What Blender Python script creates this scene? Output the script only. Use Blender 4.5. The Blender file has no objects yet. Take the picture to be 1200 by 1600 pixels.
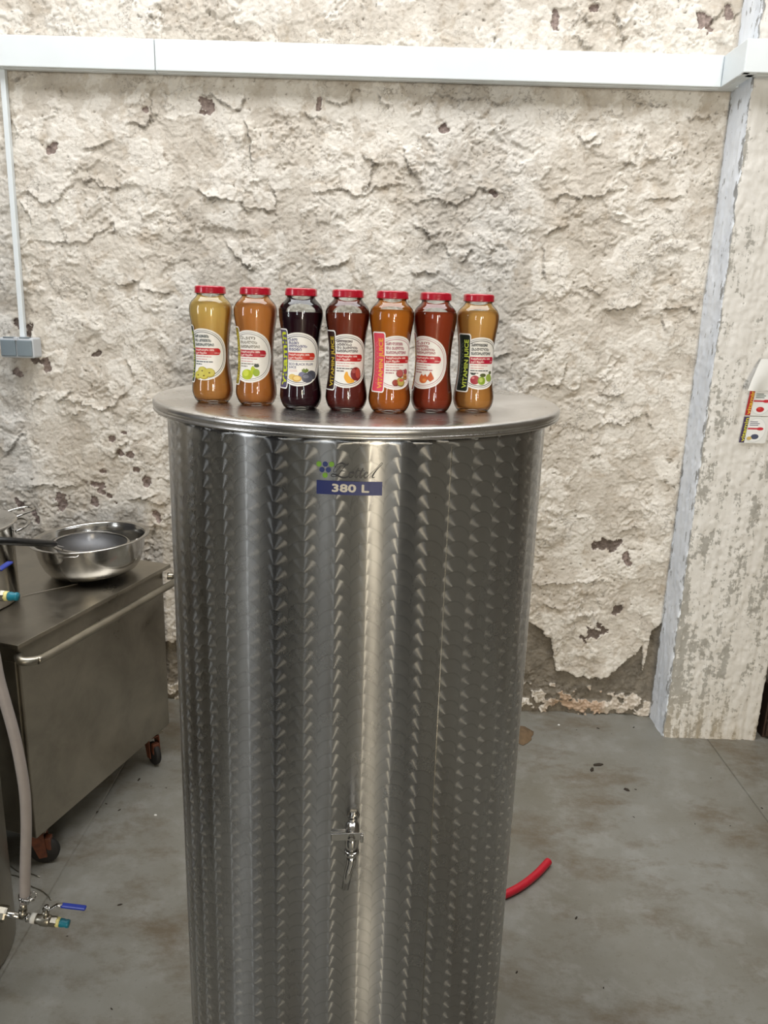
import bpy, bmesh, math, random
import numpy as np
from mathutils import Vector, Matrix
from math import sin, cos, pi, sqrt, atan2, radians
random.seed(7)
C = bpy.context.scene.collection
SC = bpy.context.scene

# ------------------------------------------------------------------ camera
FPX, PITCH, ROLL, EYE = 1219.2, 0.2595, 0.0313, 1.5889
F_ = Vector((0, cos(PITCH), -sin(PITCH)))
U0 = Vector((0, sin(PITCH), cos(PITCH)))
R_ = Vector((1, 0, 0)) * cos(ROLL) + U0 * sin(ROLL)
U_ = Vector((1, 0, 0)) * -sin(ROLL) + U0 * cos(ROLL)
cd = bpy.data.cameras.new('camera')
cd.sensor_fit = 'VERTICAL'; cd.sensor_height = 24.0; cd.lens = 24.0 * FPX / 1600.0
cd.clip_start = 0.02; cd.clip_end = 100
cam = bpy.data.objects.new('camera', cd); C.objects.link(cam)
M3 = Matrix((R_, U_, -F_)).transposed()
cam.matrix_world = Matrix.Translation((0, 0, EYE)) @ M3.to_4x4()
SC.camera = cam

# ------------------------------------------------------------------ world, lights, exposure
SC.view_settings.view_transform = 'Standard'; SC.view_settings.look = 'None'
SC.view_settings.gamma = 1.0; SC.view_settings.use_curve_mapping = False
SC.view_settings.exposure = -0.34
w = bpy.data.worlds.new('world'); SC.world = w; w.use_nodes = True
w.node_tree.nodes['Background'].inputs[0].default_value = (0.75, 0.85, 1.0, 1)
w.node_tree.nodes['Background'].inputs[1].default_value = 1.0

def area(name, loc, rot, sx, sy, power, col):
    l = bpy.data.lights.new(name, 'AREA'); l.shape = 'RECTANGLE'; l.size = sx; l.size_y = sy
    l.energy = power; l.color = col
    o = bpy.data.objects.new(name, l); C.objects.link(o); o.location = loc; o.rotation_euler = rot
    return o
X0, X1, Y0, HC = -3.6, 4.0, -5.0, 4.2            # room: left, right, front (behind the camera), ceiling
# daylight through the openings of the front wall (behind the camera)
DOOR = (1.22, 1.54, 0.0, 2.6)                       # open doorway x0,x1,z0,z1
WINS = [(-2.15, -1.35, 0.9, 3.5), (2.2, 2.7, 1.5, 3.5)]
LW = (-1.15, -0.45, 0.9, 3.3)                        # tall window in the left wall: y0,y1,z0,z1
area('daylight_door', ((DOOR[0]+DOOR[1])/2, Y0-0.12, (DOOR[2]+DOOR[3])/2), (radians(90), 0, 0), DOOR[1]-DOOR[0], DOOR[3]-DOOR[2], 230, (1.0, 0.87, 0.66))
area('daylight_side_window', (X0-0.12, (LW[0]+LW[1])/2, (LW[2]+LW[3])/2), (radians(90), 0, radians(-90)), LW[1]-LW[0], LW[3]-LW[2], 70, (0.93, 0.97, 1.0))
for i, q in enumerate(WINS):
    area('daylight_window', ((q[0]+q[1])/2, Y0-0.12, (q[2]+q[3])/2), (radians(90), 0, 0), q[1]-q[0], q[3]-q[2], 75, (0.93, 0.97, 1.0))
# roof lights over the rear part of the hall
area('skylight_glow', (-0.2, 1.45, HC-0.02), (0, 0, 0), 4.4, 1.5, 185, (0.97, 0.98, 1.0))

# ------------------------------------------------------------------ node helpers
def lin(r, g, b):
    f = lambda c: c/12.92 if c <= 0.04045 else ((c+0.055)/1.055)**2.4
    return (f(r/255), f(g/255), f(b/255), 1)
class NT:
    def __init__(s, name):
        s.m = bpy.data.materials.new(name); s.m.use_nodes = True
        s.t = s.m.node_tree; s.n = s.t.nodes; s.n.clear()
        s.out = s.n.new('ShaderNodeOutputMaterial')
    def put(s, sock, v):
        if isinstance(v, bpy.types.NodeSocket): s.t.links.new(v, sock)
        elif v is not None: sock.default_value = v
    def node(s, typ, **kw):
        n = s.n.new(typ)
        for k, v in kw.items(): setattr(n, k, v)
        return n
    def math(s, op, a, b=None, c=None, clamp=False):
        n = s.n.new('ShaderNodeMath'); n.operation = op; n.use_clamp = clamp
        s.put(n.inputs[0], a); s.put(n.inputs[1], b)
        if c is not None: s.put(n.inputs[2], c)
        return n.outputs[0]
    def mixc(s, fac, a, b, mode='MIX'):
        n = s.n.new('ShaderNodeMix'); n.data_type = 'RGBA'; n.blend_type = mode
        s.put(n.inputs[0], fac); s.put(n.inputs[6], a); s.put(n.inputs[7], b)
        return n.outputs[2]
    def coord(s, kind='Object'):
        return s.n.new('ShaderNodeTexCoord').outputs[kind]
    def mapping(s, v, scale=(1, 1, 1), loc=(0, 0, 0), rot=(0, 0, 0)):
        n = s.n.new('ShaderNodeMapping'); s.put(n.inputs[0], v)
        n.inputs['Scale'].default_value = scale; n.inputs['Location'].default_value = loc; n.inputs['Rotation'].default_value = rot
        return n.outputs[0]
    def noise(s, v, scale, detail=4, rough=0.55, dist=0.0):
        n = s.n.new('ShaderNodeTexNoise'); s.put(n.inputs['Vector'], v)
        n.inputs['Scale'].default_value = scale; n.inputs['Detail'].default_value = detail
        n.inputs['Roughness'].default_value = rough; n.inputs['Distortion'].default_value = dist
        return n.outputs['Fac']
    def ramp(s, v, a, b, ca=0.0, cb=1.0):
        n = s.n.new('ShaderNodeMapRange'); n.clamp = True
        s.put(n.inputs[0], v); n.inputs[1].default_value = a; n.inputs[2].default_value = b
        n.inputs[3].default_value = ca; n.inputs[4].default_value = cb
        return n.outputs[0]
    def bump(s, h, strength=0.3, dist=0.002, normal=None):
        n = s.n.new('ShaderNodeBump'); n.inputs['Strength'].default_value = strength; n.inputs['Distance'].default_value = dist
        s.put(n.inputs['Height'], h); s.put(n.inputs['Normal'], normal)
        return n.outputs[0]
    def bsdf(s, col, rough=0.5, metal=0.0, normal=None, **kw):
        n = s.n.new('ShaderNodeBsdfPrincipled')
        s.put(n.inputs['Base Color'], col); s.put(n.inputs['Roughness'], rough); s.put(n.inputs['Metallic'], metal)
        s.put(n.inputs['Normal'], normal)
        for k, v in kw.items(): s.put(n.inputs[k.replace('_', ' ')], v)
        return n.outputs[0]
    def done(s, sh): s.t.links.new(sh, s.out.inputs[0]); return s.m
MATS = {}
def plain(name, rgb, rough=0.5, metal=0.0, var=0.08, scale=60, bump=0.0, **kw):
    """procedural base: colour with a little noise variation"""
    if name in MATS: return MATS[name]
    t = NT(name); co = t.coord()
    n = t.noise(co, scale, 3)
    c = lin(*rgb); d = tuple(x*(1-var*2) for x in c[:3])+(1,)
    col = t.mixc(t.ramp(n, 0.3, 0.75), d, c)
    r = t.ramp(n, 0.2, 0.8, max(0.02, rough-0.05), rough+0.05)
    nm = t.bump(n, bump, 0.001) if bump else None
    MATS[name] = t.done(t.bsdf(col, r, metal, nm, **kw)); return MATS[name]

# ------------------------------------------------------------------ mesh helpers
class MB:
    def __init__(s): s.v = []; s.f = []; s.mi = []; s.sm = []
    def add(s, vs, fs, mat=0, smooth=True, xf=None):
        b = len(s.v)
        if xf is not None: vs = [tuple(xf @ Vector(p)) for p in vs]
        s.v += [tuple(p) for p in vs]
        for f in fs: s.f.append(tuple(b+i for i in f)); s.mi.append(mat); s.sm.append(smooth)
        return s
    def lathe(s, prof, seg=48, mat=0, xf=None, smooth=True, a0=0.0, a1=2*pi, rfun=None):
        full = abs(a1-a0-2*pi) < 1e-6; n = seg if full else seg+1
        vs, fs, rings = [], [], []
        for r, z in prof:
            if r < 1e-7: rings.append([len(vs)]); vs.append((0, 0, z)); continue
            ring = []
            for i in range(n):
                a = a0+(a1-a0)*i/seg; rr = r if rfun is None else rfun(r, z, a)
                ring.append(len(vs)); vs.append((rr*cos(a), rr*sin(a), z))
            rings.append(ring)
        for A, B in zip(rings, rings[1:]):
            for i in range(seg):
                j = (i+1) % n
                if len(A) == 1 and len(B) == 1: continue
                if len(A) == 1: fs.append((A[0], B[j], B[i]))
                elif len(B) == 1: fs.append((A[i], A[j], B[0]))
                else: fs.append((A[i], A[j], B[j], B[i]))
        return s.add(vs, fs, mat, smooth, xf)
    def tube(s, pts, r, seg=12, mat=0, cap=True, xf=None, flat=1.0):
        pts = [Vector(p) for p in pts]; n = len(pts)
        rs = r if isinstance(r, (list, tuple)) else [r]*n
        tan = [(pts[min(i+1, n-1)]-pts[max(i-1, 0)]).normalized() for i in range(n)]
        up = Vector((0, 0, 1)) if abs(tan[0].z) < 0.9 else Vector((1, 0, 0))
        N = (up-tan[0]*up.dot(tan[0])).normalized(); vs = []; fs = []
        for i in range(n):
            N = (N-tan[i]*N.dot(tan[i])).normalized(); B = tan[i].cross(N)
            for k in range(seg):
                a = 2*pi*k/seg; vs.append(pts[i]+N*cos(a)*rs[i]*flat+B*sin(a)*rs[i])
        for i in range(n-1):
            for k in range(seg):
                k2 = (k+1) % seg; fs.append((i*seg+k, i*seg+k2, (i+1)*seg+k2, (i+1)*seg+k))
        if cap: fs.append(tuple(range(seg-1, -1, -1))); fs.append(tuple((n-1)*seg+k for k in range(seg)))
        return s.add(vs, fs, mat, True, xf)
    def box(s, lo, hi, bev=0.0, mat=0, xf=None, seg=2, smooth=False):
        bm = bmesh.new(); bmesh.ops.create_cube(bm, size=1)
        for v in bm.verts: v.co = Vector([lo[i]+(v.co[i]+0.5)*(hi[i]-lo[i]) for i in range(3)])
        if bev > 0: bmesh.ops.bevel(bm, geom=bm.edges[:], offset=bev, segments=seg, affect='EDGES', profile=0.5)
        bm.verts.index_update(); bmesh.ops.recalc_face_normals(bm, faces=bm.faces[:])
        vs = [tuple(v.co) for v in bm.verts]; fs = [tuple(v.index for v in f.verts) for f in bm.faces]; bm.free()
        return s.add(vs, fs, mat, smooth, xf)
    def mesh(s, name, mats):
        me = bpy.data.meshes.new(name); me.from_pydata(s.v, [], s.f)
        for m in (mats if isinstance(mats, (list, tuple)) else [mats]): me.materials.append(m)
        me.polygons.foreach_set('material_index', s.mi); me.polygons.foreach_set('use_smooth', s.sm); me.update()
        return me
def link(name, me, parent=None, loc=None, rot=None):
    o = bpy.data.objects.new(name, me); C.objects.link(o)
    if parent is not None: o.parent = parent
    if loc is not None: o.location = loc
    if rot is not None: o.rotation_euler = rot
    return o
def obj(name, mb, mats, parent=None, loc=None, rot=None, sharp=None):
    me = mb.mesh(name, mats)
    if sharp:
        try: me.set_sharp_from_angle(angle=radians(sharp))
        except Exception: pass
    return link(name, me, parent, loc, rot)
def tag(o, label, cat, group=None, kind=None):
    o['label'] = label; o['category'] = cat
    if group: o['group'] = group
    if kind: o['kind'] = kind
    return o
def thing(name, label, cat, loc=(0, 0, 0), rot=(0, 0, 0), group=None):
    o = bpy.data.objects.new(name, None); o.empty_display_size = 0.05; C.objects.link(o)
    o.location = loc; o.rotation_euler = rot
    return tag(o, label, cat, group)
def struct(name, mb, mats, label=None, loc=None, sharp=None):
    o = obj(name, mb, mats, None, loc, None, sharp); o['kind'] = 'structure'
    if label: o['label'] = label
    return o
def spline(pts, n=10):
    P = [Vector(p) for p in pts]; P = [P[0]*2-P[1]]+P+[P[-1]*2-P[-2]]; out = []
    for i in range(1, len(P)-2):
        for k in range(n):
            t = k/n; a, b, c, d = P[i-1], P[i], P[i+1], P[i+2]
            out.append(0.5*((2*b)+(-a+c)*t+(2*a-5*b+4*c-d)*t*t+(-a+3*b-3*c+d)*t**3))
    out.append(P[-2]); return out
def ray(x, y): return F_+R_*((x-600)/FPX)-U_*((y-800)/FPX)
def at_z(x, y, z): d = ray(x, y); return Vector((0, 0, EYE))+d*((z-EYE)/d.z)
def at_y(x, y, Y): d = ray(x, y); return Vector((0, 0, EYE))+d*(Y/d.y)

# ------------------------------------------------------------------ noise on arrays
_rng = np.random.RandomState(11); _perm = _rng.permutation(512).astype(np.int64); _grad = _rng.rand(512, 2)*2-1
_grad /= np.linalg.norm(_grad, axis=1)[:, None]
def gn(x, y, seed=0):
    xi = np.floor(x).astype(np.int64); yi = np.floor(y).astype(np.int64); fx = x-xi; fy = y-yi
    u = fx*fx*fx*(fx*(fx*6-15)+10); v = fy*fy*fy*(fy*(fy*6-15)+10)
    def g(ix, iy, dx, dy):
        h = _perm[(_perm[(ix+seed*37) % 512]+iy) % 512]; q = _grad[h]; return q[..., 0]*dx+q[..., 1]*dy
    a = g(xi, yi, fx, fy); b = g(xi+1, yi, fx-1, fy); c = g(xi, yi+1, fx, fy-1); d = g(xi+1, yi+1, fx-1, fy-1)
    return (a+(b-a)*u+(c-a)*v+(a-b-c+d)*u*v)*1.5
def fbm(x, y, s, oct=4, seed=0, gain=0.5):
    t = 0; a = 1.0; q = 1.0/s
    for o in range(oct): t = t+a*gn(x*q, y*q, seed+o*3); a *= gain; q *= 2.03
    return t
def sst(a, b, x): t = np.clip((x-a)/(b-a), 0, 1); return t*t*(3-2*t)

# ------------------------------------------------------------------ materials
def mat_plaster():
    t = NT('old_lime_plaster'); co = t.coord()
    atn = t.node('ShaderNodeVertexColor', layer_name='mask'); at, tone = atn.outputs[0], atn.outputs[1]
    sep = t.node('ShaderNodeSeparateColor'); t.put(sep.inputs[0], at); mr, mg, mb_ = sep.outputs
    n1 = t.noise(co, 3.2, 5, 0.6, 0.3); n2 = t.noise(co, 17, 5, 0.65, 0.4); n3 = t.noise(co, 90, 4, 0.6)
    col = t.mixc(t.ramp(n1, 0.36, 0.62), lin(196, 188, 176), lin(207, 200, 189))
    col = t.mixc(t.ramp(tone, 0.12, 0.42, 0.6, 0), col, lin(182, 173, 160)); col = t.mixc(t.ramp(tone, 0.62, 0.72, 0, 0.8), col, lin(224, 219, 210))
    col = t.mixc(t.ramp(n2, 0.52, 0.66, 0, 0.5), col, lin(222, 216, 205))
    col = t.mixc(t.ramp(n2, 0.45, 0.33, 0, 0.6), col, lin(180, 167, 149))
    col = t.mixc(t.ramp(n3, 0.60, 0.72, 0, 0.45), col, lin(162, 149, 134))
    n5 = t.noise(co, 38, 5, 0.7, 0.6); col = t.mixc(t.ramp(n5, 0.60, 0.68, 0, 0.6), col, lin(150, 137, 122))
    gry = t.mixc(t.ramp(n2, 0.35, 0.7), lin(104, 98, 88), lin(142, 134, 121))
    col = t.mixc(t.ramp(mb_, 0.25, 0.6), col, gry)
    szz = t.node('ShaderNodeSeparateXYZ'); t.put(szz.inputs[0], co)
    orange = t.math('MULTIPLY', t.ramp(szz.outputs[2], 0.14, 0.10), t.ramp(mb_, 0.5, 0.3)); orange = t.math('MULTIPLY', orange, t.ramp(szz.outputs[0], 0.66, 0.72)); orange = t.math('MULTIPLY', orange, t.ramp(szz.outputs[0], 0.93, 0.90, 0.2, 0.8))
    col = t.mixc(orange, col, lin(178, 148, 120))
    col = t.mixc(t.ramp(mg, 0.3, 0.6), col, t.mixc(t.ramp(n3, 0.35, 0.65), lin(120, 106, 101), lin(160, 145, 137)))
    col = t.mixc(t.ramp(mr, 0.15, 1.0, 0, 0.85), col, lin(74, 66, 56))
    vo = t.node('ShaderNodeTexVoronoi', feature='DISTANCE_TO_EDGE'); vo.inputs['Scale'].default_value = 7.5
    nv_ = t.node('ShaderNodeTexNoise'); t.put(nv_.inputs['Vector'], co); nv_.inputs['Scale'].default_value = 14; nv_.inputs['Detail'].default_value = 6; nv_.inputs['Roughness'].default_value = 0.7
    va = t.node('ShaderNodeVectorMath', operation='SCALE'); t.put(va.inputs[0], nv_.outputs['Color']); va.inputs['Scale'].default_value = 0.16
    vb = t.node('ShaderNodeVectorMath', operation='ADD'); t.put(vb.inputs[0], co); t.put(vb.inputs[1], va.outputs[0]); t.put(vo.inputs['Vector'], vb.outputs[0])
    hair = t.math('MULTIPLY', t.ramp(vo.outputs['Distance'], 0.012, 0.0), t.ramp(t.noise(co, 5.5, 3), 0.50, 0.58))      # hairline cracks
    col = t.mixc(t.math('MULTIPLY', hair, 0.55), col, lin(118, 106, 92))
    dr = t.noise(t.mapping(co, (1, 1, 0.12)), 85, 3, 0.6)
    h = t.math('ADD', t.math('MULTIPLY', n2, 0.8), t.math('MULTIPLY', n3, 0.6)); h = t.math('ADD', h, t.math('MULTIPLY', dr, 0.25)); h = t.math('SUBTRACT', h, t.math('MULTIPLY', hair, 0.4))
    h = t.math('ADD', h, t.math('MULTIPLY', n5, 0.5))
    return t.done(t.bsdf(col, 0.92, 0, t.bump(h, 0.65, 0.006), Specular_IOR_Level=0.2))
def mat_pillar():
    t = NT('whitewashed_board_marked_concrete'); co = t.coord()
    v = t.mapping(co, (1, 1, 0.16)); n1 = t.noise(v, 27, 6, 0.72, 0.2); n2 = t.noise(co, 55, 5, 0.65); n3 = t.noise(v, 5, 3)
    n4 = t.noise(co, 11, 5, 0.75, 0.3)
    sx = t.node('ShaderNodeSeparateXYZ'); t.put(sx.inputs[0], co)
    atc = t.node('ShaderNodeVertexColor', layer_name='mask').outputs[0]; sc_ = t.node('ShaderNodeSeparateColor'); t.put(sc_.inputs[0], atc)
    low = t.math('ADD', t.math('MULTIPLY', sc_.outputs[0], 0.09), t.math('ADD', t.ramp(sx.outputs[2], 1.9, 0.2, -0.035, 0.05), t.ramp(t.noise(co, 3.5, 3), 0.35, 0.65, -0.03, 0.04)))                       # paint is worn off towards the floor
    k = t.math('ADD', t.math('ADD', t.math('MULTIPLY', n1, 0.62), t.math('MULTIPLY', n4, 0.38)), low)
    k = t.math('ADD', k, t.math('MULTIPLY', t.math('SUBTRACT', n2, 0.5), 0.45))
    col = t.mixc(t.ramp(n3, 0.3, 0.7), lin(208, 204, 196), lin(222, 219, 213))
    col = t.mixc(t.ramp(k, 0.555, 0.60, 0, 0.9), col, lin(160, 157, 149))
    base = t.ramp(sx.outputs[2], 0.22, 0.0, 0, 0.55)
    col = t.mixc(t.math('MULTIPLY', base, t.ramp(n1, 0.4, 0.6)), col, lin(168, 150, 118))
    h = t.math('ADD', t.math('MULTIPLY', n1, -0.8), t.math('MULTIPLY', n2, -0.4))
    return t.done(t.bsdf(col, 0.85, 0, t.bump(h, 0.5, 0.005), Specular_IOR_Level=0.25))
def mat_strip():
    t = NT('pale_blue_paint_on_pillar_side'); co = t.coord(); v = t.mapping(co, (1, 1, 0.4))
    n = t.noise(v, 45, 5, 0.65); n2 = t.noise(v, 8, 4)
    at = t.node('ShaderNodeVertexColor', layer_name='mask').outputs[0]
    sep = t.node('ShaderNodeSeparateColor'); t.put(sep.inputs[0], at)
    e = t.math('ADD', n, t.math('MULTIPLY', sep.outputs[0], 0.20))
    col = t.mixc(t.ramp(n2, 0.35, 0.65), lin(222, 227, 234), lin(236, 240, 245))
    col = t.mixc(t.ramp(e, 0.62, 0.68, 0, 0.85), col, lin(132, 130, 126))
    return t.done(t.bsdf(col, 0.75, 0, t.bump(n, 0.35, 0.003), Specular_IOR_Level=0.3))
def mat_floor():
    t = NT('stained_grey_concrete_floor'); co = t.coord()
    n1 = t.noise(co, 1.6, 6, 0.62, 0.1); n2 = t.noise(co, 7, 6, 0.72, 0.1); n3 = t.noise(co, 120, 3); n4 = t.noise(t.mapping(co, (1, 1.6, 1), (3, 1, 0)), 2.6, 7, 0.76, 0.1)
    col = t.mixc(t.ramp(n1, 0.35, 0.65), lin(118, 114, 102), lin(136, 135, 128))
    col = t.mixc(t.ramp(n2, 0.5, 0.72, 0, 0.5), col, lin(158, 157, 152))
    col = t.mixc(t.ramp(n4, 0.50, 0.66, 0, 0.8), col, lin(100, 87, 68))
    col = t.mixc(t.ramp(n2, 0.42, 0.25, 0, 0.45), col, lin(108, 102, 92))
    col = t.mixc(t.ramp(n3, 0.64, 0.72, 0, 0.35), col, lin(88, 82, 74))
    r = t.ramp(n2, 0.3, 0.7, 0.34, 0.6)
    return t.done(t.bsdf(col, r, 0, t.bump(n3, 0.12, 0.002), Specular_IOR_Level=0.4))
def mat_tank():
    """stainless sheet ground with overlapping circular swirls: the grain runs around each swirl's centre"""
    t = NT('swirl_ground_stainless_steel'); co = t.coord()
    s, r, p = 0.044, 0.0248, 0.0227
    sx = t.node('ShaderNodeSeparateXYZ'); t.put(sx.inputs[0], co); X, Y, Z = sx.outputs
    m = t.math
    th = m('ARCTAN2', X, m('MULTIPLY', Y, -1.0)); rho = m('SQRT', m('ADD', m('MULTIPLY', X, X), m('MULTIPLY', Y, Y)))
    u = m('SUBTRACT', m('MULTIPLY', th, 0.315), 0.0278)
    col_i = m('ROUND', m('DIVIDE', u, s)); du = m('SUBTRACT', u, m('MULTIPLY', col_i, s))
    h = m('SQRT', m('MAXIMUM', m('SUBTRACT', r*r, m('MULTIPLY', du, du)), 0.0))
    ph = m('MULTIPLY', m('FRACT', m('MULTIPLY', m('SINE', m('MULTIPLY', col_i, 12.9)), 43.7)), p)
    v = m('SUBTRACT', Z, ph)
    j = m('CEIL', m('DIVIDE', m('SUBTRACT', v, h), p)); dy = m('SUBTRACT', v, m('MULTIPLY', j, p))
    cx, sy = m('DIVIDE', m('MULTIPLY', Y, -1.0), rho), m('DIVIDE', X, rho)
    ndy = m('MULTIPLY', dy, -1.0)
    cmb = t.node('ShaderNodeCombineXYZ'); t.put(cmb.inputs[0], m('MULTIPLY', cx, du)); t.put(cmb.inputs[1], m('MULTIPLY', sy, du)); t.put(cmb.inputs[2], dy)   # light spreads across the grain, along the swirl's radius
    nv = t.node('ShaderNodeVectorMath', operation='NORMALIZE'); t.put(nv.inputs[0], cmb.outputs[0])
    sm = t.noise(t.mapping(co, (1, 1, 0.5)), 5, 5, 0.7); fine = t.noise(co, 260, 2)
    dist = m('SQRT', m('ADD', m('MULTIPLY', du, du), m('MULTIPLY', dy, dy)))
    ring = m('SINE', m('MULTIPLY', dist, 9000.0))
    rnd = m('FRACT', m('MULTIPLY', m('SINE', m('ADD', m('MULTIPLY', j, 7.13), m('MULTIPLY', col_i, 3.7))), 917.3))
    rough = m('ADD', t.ramp(sm, 0.3, 0.7, 0.23, 0.28), m('MULTIPLY', rnd, 0.03))
    rough = m('ADD', rough, m('MULTIPLY', fine, 0.05))
    c = t.mixc(t.ramp(sm, 0.35, 0.7), lin(170, 170, 169), lin(190, 190, 189))
    c = t.mixc(t.ramp(ring, -1, 1, 0, 0.25), c, lin(150, 147, 142)); c = t.mixc(t.ramp(dist, r*0.88, r*1.02, 0, 0.4), c, lin(112, 110, 107))
    b = t.bsdf(c, rough, 1.0, None, Anisotropic=1.0, Anisotropic_Rotation=0.0, Tangent=nv.outputs[0])
    tz = t.node('ShaderNodeCombineXYZ'); tz.inputs[2].default_value = 1.0          # the rolled sheet under the swirls
    b2 = t.bsdf(c, t.ramp(sm, 0.3, 0.7, 0.24, 0.32), 1.0, None, Anisotropic=1.0, Tangent=tz.outputs[0])
    mx = t.node('ShaderNodeMixShader'); mx.inputs[0].default_value = 0.55; t.put(mx.inputs[1], b); t.put(mx.inputs[2], b2)
    return t.done(mx.outputs[0])
def mat_steel(name, rgb=(178, 174, 168), rough=0.25, grain=(1, 1, 1), scale=40, smudge=0.12, aniso=0.0):
    if name in MATS: return MATS[name]
    t = NT(name); co = t.coord(); g = t.noise(t.mapping(co, grain), scale, 3); n = t.noise(co, 6, 5, 0.65, 0.4)
    c = lin(*rgb); d = tuple(x*0.72 for x in c[:3])+(1,)
    r = t.math('ADD', t.ramp(n, 0.3, 0.7, rough, rough+smudge), t.math('MULTIPLY', g, 0.05))
    MATS[name] = t.done(t.bsdf(t.mixc(t.ramp(n, 0.35, 0.7), d, c), r, 1.0, t.bump(g, 0.06, 0.0006), Anisotropic=aniso)); return MATS[name]
def mat_glass(name='clear_bottle_glass', tint=(0.96, 0.98, 0.97)):
    t = NT(name)
    lw = t.node('ShaderNodeLayerWeight'); lw.inputs[0].default_value = 0.35
    tr = t.node('ShaderNodeBsdfTransparent')
    t.put(tr.inputs[0], t.mixc(t.ramp(lw.outputs['Facing'], 0.6, 1.0), tint+(1,), (0.78, 0.81, 0.80, 1)))
    gl = t.node('ShaderNodeBsdfGlossy'); gl.inputs['Roughness'].default_value = 0.02
    fr = t.node('ShaderNodeFresnel'); fr.inputs[0].default_value = 1.5
    mx = t.node('ShaderNodeMixShader'); t.put(mx.inputs[0], t.math('MULTIPLY', fr.outputs[0], 1.25, clamp=True)); t.put(mx.inputs[1], tr.outputs[0]); t.put(mx.inputs[2], gl.outputs[0])
    return t.done(mx.outputs[0])
def mat_juice(name, low, high):
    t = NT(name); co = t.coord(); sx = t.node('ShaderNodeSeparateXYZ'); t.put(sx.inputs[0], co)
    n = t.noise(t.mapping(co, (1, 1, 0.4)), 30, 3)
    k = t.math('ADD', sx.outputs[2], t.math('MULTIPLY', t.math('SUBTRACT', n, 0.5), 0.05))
    col = t.mixc(t.ramp(k, 0.045, 0.13), lin(*low), lin(*high))  # two tones by height: sediment, and transmitted light put into the colour
    p = t.bsdf(col, 0.35, 0, None, Specular_IOR_Level=0.2)
    tl = t.node('ShaderNodeBsdfTranslucent'); t.put(tl.inputs[0], col)
    mx = t.node('ShaderNodeMixShader'); mx.inputs[0].default_value = 0.3; t.put(mx.inputs[1], p); t.put(mx.inputs[2], tl.outputs[0])
    return t.done(mx.outputs[0])
def ink(rgb): return plain('ink_%d_%d_%d' % rgb, rgb, 0.45, 0, 0.02, 400)
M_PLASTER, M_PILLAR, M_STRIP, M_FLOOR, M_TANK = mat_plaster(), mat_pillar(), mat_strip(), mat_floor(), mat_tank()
M_LID = mat_steel('brushed_stainless_lid', (226, 223, 219), 0.21, (1, 1, 1), 90, 0.12)
M_CART = mat_steel('dull_stainless_sheet', (182, 176, 164), 0.24, (1, 1, 0.2), 50, 0.16)
M_CHROME = mat_steel('polished_stainless', (205, 203, 199), 0.10, (1, 1, 1), 60, 0.06)
M_TUBE = mat_steel('satin_stainless_tube', (178, 172, 158), 0.28, (1, 1, 1), 60, 0.08)
M_PVC = plain('white_pvc', (226, 232, 234), 0.35, 0, 0.02, 8)
M_SPLAST = plain('light_grey_plastic', (196, 200, 204), 0.4, 0, 0.03, 30)
M_DPLAST = plain('slate_grey_plastic', (122, 134, 140), 0.45, 0, 0.04, 30)
M_BLACK = plain('black_plastic', (22, 22, 23), 0.35, 0, 0.1, 40)
M_RUBBER = plain('black_rubber', (26, 24, 22), 0.7, 0, 0.15, 40)
M_RUST = plain('orange_caster_plastic', (104, 56, 34), 0.55, 0, 0.25, 70)
M_BLUE = plain('blue_vinyl_sleeve', (24, 50, 150), 0.4, 0, 0.05, 40)
M_TEAL = plain('teal_plastic_cap', (20, 118, 138), 0.4, 0, 0.08, 60)
M_YEL = plain('pale_yellow_tape', (222, 212, 140), 0.6, 0, 0.08, 80)
M_WTAPE = plain('white_thread_tape', (222, 220, 212), 0.6, 0, 0.05, 80)
M_HOSE = plain('milky_hose', (158, 150, 146), 0.42, 0, 0.05, 40)
M_RED = plain('red_hose', (196, 30, 48), 0.42, 0, 0.06, 40)
M_CAP = plain('red_lacquered_lid', (176, 12, 40), 0.28, 0, 0.05, 60, Coat_Weight=0.5)
M_PAPER = plain('white_paper', (232, 232, 228), 0.7, 0, 0.02, 20)
M_GLASS = mat_glass()

# ------------------------------------------------------------------ the setting: rear wall
YW, TW = 2.8726, math.tan(-0.0064)
def wall_y(x): return YW+TW*x
def wpx(px, py):                                   # photograph point -> wall coordinates
    P = at_y(px, py, 2.865); return P.x, P.z
xs = np.concatenate([[-3.6, -3.2, -2.8, -2.4, -2.1], np.arange(-1.9, 1.1085, 0.0037), [1.1085]])
zs = np.concatenate([np.arange(0, 2.72, 0.0037), [2.76, 2.85, 3.0, 3.3, 3.7, HC]])
GX, GZ = np.meshgrid(xs, zs)
wx = GX+0.03*fbm(GX, GZ, 0.10, 4, 5)+0.006*fbm(GX, GZ, 0.02, 3, 8); wz = GZ+0.03*fbm(GX, GZ, 0.10, 4, 9)+0.006*fbm(GX, GZ, 0.02, 3, 12)
H = 0.008*fbm(GX, GZ, 0.55, 3, 1)
tt = fbm(wx, wz*1.25, 0.26, 5, 20)*3.0                  # broken coats of plaster: terraces with torn edges
H += 0.0022*(np.floor(tt)+sst(0.0, 0.16, tt-np.floor(tt)))
t2 = fbm(wx*1.1, wz, 0.09, 4, 31)*2.2
H += 0.0008*(np.floor(t2)+sst(0.0, 0.25, t2-np.floor(t2)))
H += 0.0009*fbm(wx, wz, 0.05, 5, 40, 0.7)
tool = sst(-0.1, 0.5, fbm(GX, GZ, 0.4, 2, 50))            # vertical trowel drags in patches
H += tool*0.0022*fbm(GX*4.5, GZ, 0.11, 3, 55)
rid = 1-np.abs(fbm(wx, wz, 0.12, 4, 60))*2.4
H += 0.0012*sst(0.7, 1.0, rid)
H += 0.0013*fbm(GX, GZ, 0.012, 2, 65)
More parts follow.
